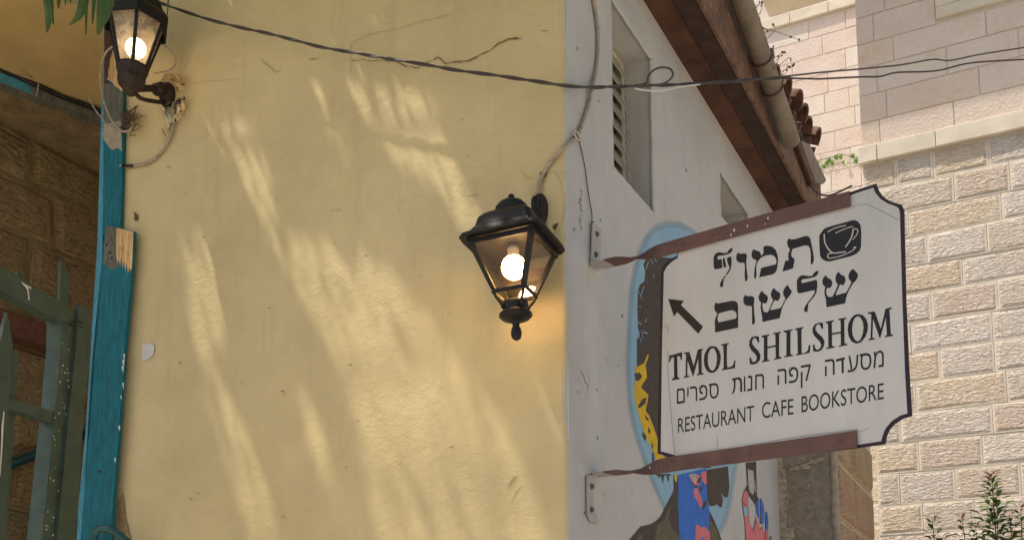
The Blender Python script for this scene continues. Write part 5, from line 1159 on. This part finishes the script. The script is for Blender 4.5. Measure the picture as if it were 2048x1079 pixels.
# ================================================================== plants
def leaf_geo(mb, p, d, up, L, W, m=0, curl=0.15, fold=0.18):
    d = d.normalized(); s = d.cross(up)
    if s.length < 1e-3: s = d.cross(Vector((1, 0.3, 0)))
    s.normalize(); nn = s.cross(d)
    c1 = p + d * L * 0.38 + nn * L * curl * 0.3; tip = p + d * L - nn * L * curl
    V = [p, c1 + s * W / 2 + nn * W * fold, c1, c1 - s * W / 2 + nn * W * fold, p + d * L * 0.72 + s * W * 0.36 + nn * (W * fold - L * curl * 0.3), p + d * L * 0.72 - nn * L * curl * 0.35, p + d * L * 0.72 - s * W * 0.36 + nn * (W * fold - L * curl * 0.3), tip]
    mb.add(V, [(0, 2, 1), (0, 3, 2), (1, 2, 5, 4), (2, 3, 6, 5), (4, 5, 7), (5, 6, 7)], m)
def shrub(top_px, d, stems, label, seed):
    random.seed(seed); top = at_depth(top_px[0], top_px[1], d); base = Vector((top.x, top.y, 0))
    t = thing('shrub', base, label, 'shrub')
    w = MB(); lf = MB()
    for (dx, dy, bx, lead) in stems:                       # stem tips in pixels from the top, base offset in metres
        tip = at_depth(top_px[0] + dx, top_px[1] + dy, d + random.uniform(-0.08, 0.08)); b = base + Vector((bx, random.uniform(-0.1, 0.1), 0))
        mid_ = b.lerp(tip, 0.6) + Vector((random.uniform(-0.06, 0.06), random.uniform(-0.06, 0.06), 0))
        P = spline([b, mid_, tip], 10); n = len(P); w.tube(P, [0.012 * (1 - 0.85 * i / (n - 1)) for i in range(n)], 6)
        L_ = (tip - mid_).length; kk = int(lead)
        for k in range(kk):
            f = (k / kk) ** 1.15 * 0.75; s_ = 1.05 * (1 - f) ; p = tip + (mid_ - tip) * (f * 0.85)
            a = k * 2.4 + random.uniform(-0.4, 0.4); el = 0.75 - 0.9 * f
            dr = Vector((math.cos(a), math.sin(a), el)); sz_ = 0.042 + 0.045 * min(1, f * 3.0)
            # short side twig carries the leaf
            q = p + Vector((math.cos(a), math.sin(a), 0.35)) * (0.012 + 0.11 * min(1, f * 2.2) * random.random())
            if (q - p).length > 0.03: w.tube([p, q], 0.0016, 4)
            leaf_geo(lf, q, dr, Z, sz_ * random.uniform(0.8, 1.3), sz_ * random.uniform(0.42, 0.58), 2 if (f < 0.05 or random.random() < 0.05) else (1 if random.random() < 0.10 else 0), random.uniform(0.05, 0.3))
    w.build('stems', M['branch'], t, True)
    o = lf.build('leaves', [M['leafdark'], M['leafbright'], M['leafred']], t); o['kind'] = 'stuff'
    return t
shrub((1983, 948), 6.6, [(0, 0, 0.0, 130), (36, 78, 0.08, 50), (-32, 100, -0.06, 50), (58, 62, 0.16, 34), (12, 75, 0.03, 60), (75, 110, 0.2, 50), (-60, 82, -0.1, 34)], 'tall dark green shrub with upright pointed top at the lower right', 21)
shrub((1864, 1034), 6.4, [(0, 0, 0.0, 44), (16, 40, 0.04, 24), (-14, 52, -0.04, 20)], 'low shrub with one thin reddish shoot left of the tall shrub', 33)
random.seed(5)
iv = thing('ivy_sprig', WALL_C.hit(1670, 322, 0.0), 'small bright green ivy sprig creeping on the far pink wall', 'ivy')
w = MB(); w.tube(spline([WALL_C.hit(x, y, 0.03) for x, y in ((1735, 300), (1722, 314), (1700, 312), (1680, 308), (1660, 315), (1640, 320), (1628, 327))], 4), 0.004, 5); w.build('stem', M['branch'], iv, True)
for (x, y) in ((1634, 320), (1646, 328), (1656, 316), (1669, 311), (1679, 309), (1702, 308), (1691, 321), (1718, 310), (1651, 322), (1663, 321), (1709, 317)):
    lf = MB(); leaf_geo(lf, WALL_C.hit(x, y, 0.03), Vector((random.uniform(-0.6, 0.6), -0.2, -1)), WALL_C.n, 0.075, 0.065); lf.build('leaf', M['leafbright'], iv)
def weed(px_list, off, label, base):
    t = thing('dry_weed', WALL_G.hit(base[0], base[1], off), label, 'weed'); w = MB()
    for pts in px_list:
        P = spline([WALL_G.hit(x, y, off + random.uniform(-0.02, 0.02)) for x, y in pts], 4); w.tube(P, [0.0022 * (1 - 0.6 * i / len(P)) for i in range(len(P))], 4)
        for k in range(2):
            w.ball(P[-1 - k * 2] + Vector((0, 0, random.uniform(-0.004, 0.004))), random.uniform(0.004, 0.007), seg=6, rings=4)
    w.build('stalks', M['twig'], t); return t
weed([[(1540, 140), (1555, 118), (1570, 105)], [(1542, 142), (1560, 130), (1578, 115), (1582, 122)], [(1545, 146), (1565, 142), (1588, 128)], [(1548, 138), (1556, 122), (1560, 108), (1569, 106)], [(1552, 150), (1570, 148), (1575, 132)], [(1540, 120), (1556, 112)], [(1560, 150), (1572, 138), (1586, 130)]], GO + 0.03, 'dry brown weed growing over the gutter below the cable crossing', (1545, 150))
weed([[(1508, 20), (1516, 12), (1521, -4)], [(1514, 34), (1522, 22), (1524, 6)], [(1528, 82), (1542, 70), (1550, 58), (1546, 50)], [(1524, 56), (1560, 66), (1598, 80)], [(1520, 50), (1535, 62)]], GO + 0.03, 'thin dry weed stalks at the top of the gutter', (1505, 30))

# vine overhead: leafy shoots hang in at the upper left; unseen canopy added for shade
vine = thing('vine_and_added_canopy', WALL_Y.at(-2.2, 0, 0.3), 'vine with long leaves dangling at the upper left, and an added unseen canopy shading the walls', 'vine')
ZV = 4.72
streak_gaps_px = [[(400, 330), (418, 282), (458, 268), (458, 312), (412, 345)], [(458, 258), (502, 258), (532, 372), (548, 425), (590, 520), (560, 520), (515, 420), (472, 330)],  # outlines of sun streaks on the wall; the added canopy stays open there
    [(622, 178), (646, 178), (652, 216), (632, 216)], [(698, 178), (760, 186), (862, 200), (885, 224), (800, 230), (712, 218)],
    [(735, 252), (885, 248), (905, 320), (965, 440), (1010, 530), (965, 530), (920, 450), (850, 330), (760, 300)],
    [(572, 498), (665, 498), (720, 590), (800, 720), (880, 870), (960, 1100), (750, 1100), (735, 900), (690, 760), (620, 620)],
    [(690, 520), (790, 560), (900, 700), (1000, 840), (1070, 980), (1090, 1100), (985, 1100), (900, 960), (810, 760), (740, 620)],
    [(372, 495), (445, 505), (450, 600), (430, 720), (540, 1000), (560, 1100), (500, 1100), (420, 820), (380, 640)],
    [(600, 780), (640, 850), (660, 960), (620, 900)], [(500, 300), (545, 300), (560, 340), (520, 345)], [(655, 258), (690, 258), (700, 300), (660, 300)], [(1085, 700), (1125, 740), (1125, 1000), (1105, 900)]]
holes = [on(WALL_Y, h) for h in streak_gaps_px]
def inside(p, poly):
    r = False; n = len(poly)
    for i in range(n):
        a, b = poly[i], poly[(i + 1) % n]
        if (a[1] > p[1]) != (b[1] > p[1]) and p[0] < (b[0] - a[0]) * (p[1] - a[1]) / (b[1] - a[1]) + a[0]: r = not r
    return r
lf = MB(); dn = SUN.dot(WALL_Y.n)
def in_gap(p):
    e_ = (p - WALL_Y.o).dot(WALL_Y.n)
    if e_ <= 0: return False
    h_ = p + SUN * (-e_ / dn); q = ((h_ - WALL_Y.o).dot(WALL_Y.a), h_.z)
    return -2.2 < q[0] < 0.02 and any(inside(q, h) for h in holes)
def small_leaf(p, d, L, W):
    s_ = d.cross(Z).normalized(); m_ = p + d * L * 0.5; dz_ = Z * W * 0.15
    lf.add([p, m_ + s_ * W / 2 + dz_, p + d * L, m_ - s_ * W / 2 + dz_, m_], [(0, 4, 1), (1, 4, 2), (2, 4, 3), (3, 4, 0)])
for k in range(56000):
    near = k < 32000
    if near: u = random.uniform(-3.3, 0.15); e = random.uniform(0.0, 0.66)
    elif k < 47000: u = random.uniform(-3.8, 1.35); e = random.uniform(-0.4, 1.35)
    else: u = random.uniform(-0.35, 1.3); e = random.uniform(-0.45, 0.95)
    z = ZV + (random.uniform(-0.03, 0.05) if near else random.uniform(0.0, 0.22)); p = WALL_Y.at(u, z, e)
    if e < 0 and u < 0.02: continue
    if e < 0.03 and u > -0.02 and (p - WALL_G.o).dot(WALL_G.n) < 0.30: continue
    L_ = random.uniform(0.02, 0.038) if near else random.uniform(0.05, 0.085)
    a = random.uniform(0, 6.283); d = Vector((math.cos(a), math.sin(a), random.uniform(-0.35, 0.2))).normalized(); s_ = d.cross(Z).normalized() * L_ * 0.3
    if any(in_gap(p + v) for v in (d * 0, d * L_, d * L_ * 0.5 + s_, d * L_ * 0.5 - s_)) and random.random() > 0.05: continue
    small_leaf(p, d, L_, L_ * 0.6)
o = lf.build('leaves', M['leafcanopy'], vine); o['kind'] = 'stuff'  # added canopy above the view, shaped to shade wall, gate and sign
w = MB()  # runners and trunk carrying the added canopy
for k in range(7):
    e = 0.12 + 0.16 * k; w.tube(spline([WALL_Y.at(-2.6 + 0.6 * i, ZV + 0.1 + random.uniform(-0.03, 0.05), e + random.uniform(-0.05, 0.05)) for i in range(7)], 5), 0.007, 6)
w.tube(spline([WALL_Y.at(-2.6, 0, 0.35), WALL_Y.at(-2.62, 2.2, 0.3), WALL_Y.at(-2.65, 4.0, 0.3), WALL_Y.at(-2.6, ZV + 0.1, 0.3)], 6), 0.03, 8)
w.build('stems', M['branch'], vine, True)
def blade(px, w_px, d, mat):
    P = spline([at_depth(x, y, d + 0.012 * i) for i, (x, y) in enumerate(px)], 5); n = len(P); lf = MB(); V = []
    for i, p in enumerate(P):
        f = i / (n - 1); wd = w_px / FPX * d * (math.sin(math.pi * min(1, f * 0.82 + 0.18)) ** 0.8) * 0.5 + 0.0004
        sx = Vector((1, 0.35, 0.1)).normalized(); V += [p - sx * wd + Vector((0, 0.006, 0)), p, p + sx * wd + Vector((0, 0.008, 0))]
    F = []
    for i in range(n - 1): F += [(3 * i, 3 * i + 1, 3 * i + 4, 3 * i + 3), (3 * i + 1, 3 * i + 2, 3 * i + 5, 3 * i + 4)]
    lf.add(V, F); lf.build('leaf', mat, vine, True)
for (px, wp) in (([(96, -60), (94, -10), (96, 25), (92, 63)], 20), ([(98, -30), (101, 15), (105, 48)], 7), ([(118, -60), (116, -20), (115, 16)], 10), ([(130, -50), (129, -12), (129, 8)], 4), ([(170, -60), (166, -5), (157, 28), (138, 48)], 20), ([(172, -50), (171, 10), (170, 68)], 5), ([(188, -60), (186, -5), (183, 46)], 8), ([(205, -60), (206, -10), (202, 30), (194, 68)], 26), ([(216, -60), (218, -15), (214, 18), (206, 48)], 22), ([(224, -40), (221, -5), (212, 30)], 12), ([(336, -40), (335, 0), (333, 30)], 3), ([(140, -60), (138, -20), (140, 5)], 4)):
    blade(px, wp, 3.05, M['leafgreen'])
w = MB(); w.tube(spline([at_depth(60, -70, 3.05), at_depth(140, -58, 3.05), at_depth(230, -62, 3.05), WALL_Y.at(-1.2, ZV, 0.5)], 5), 0.006, 6); w.build('shoot', M['branch'], vine, True)
rebase()
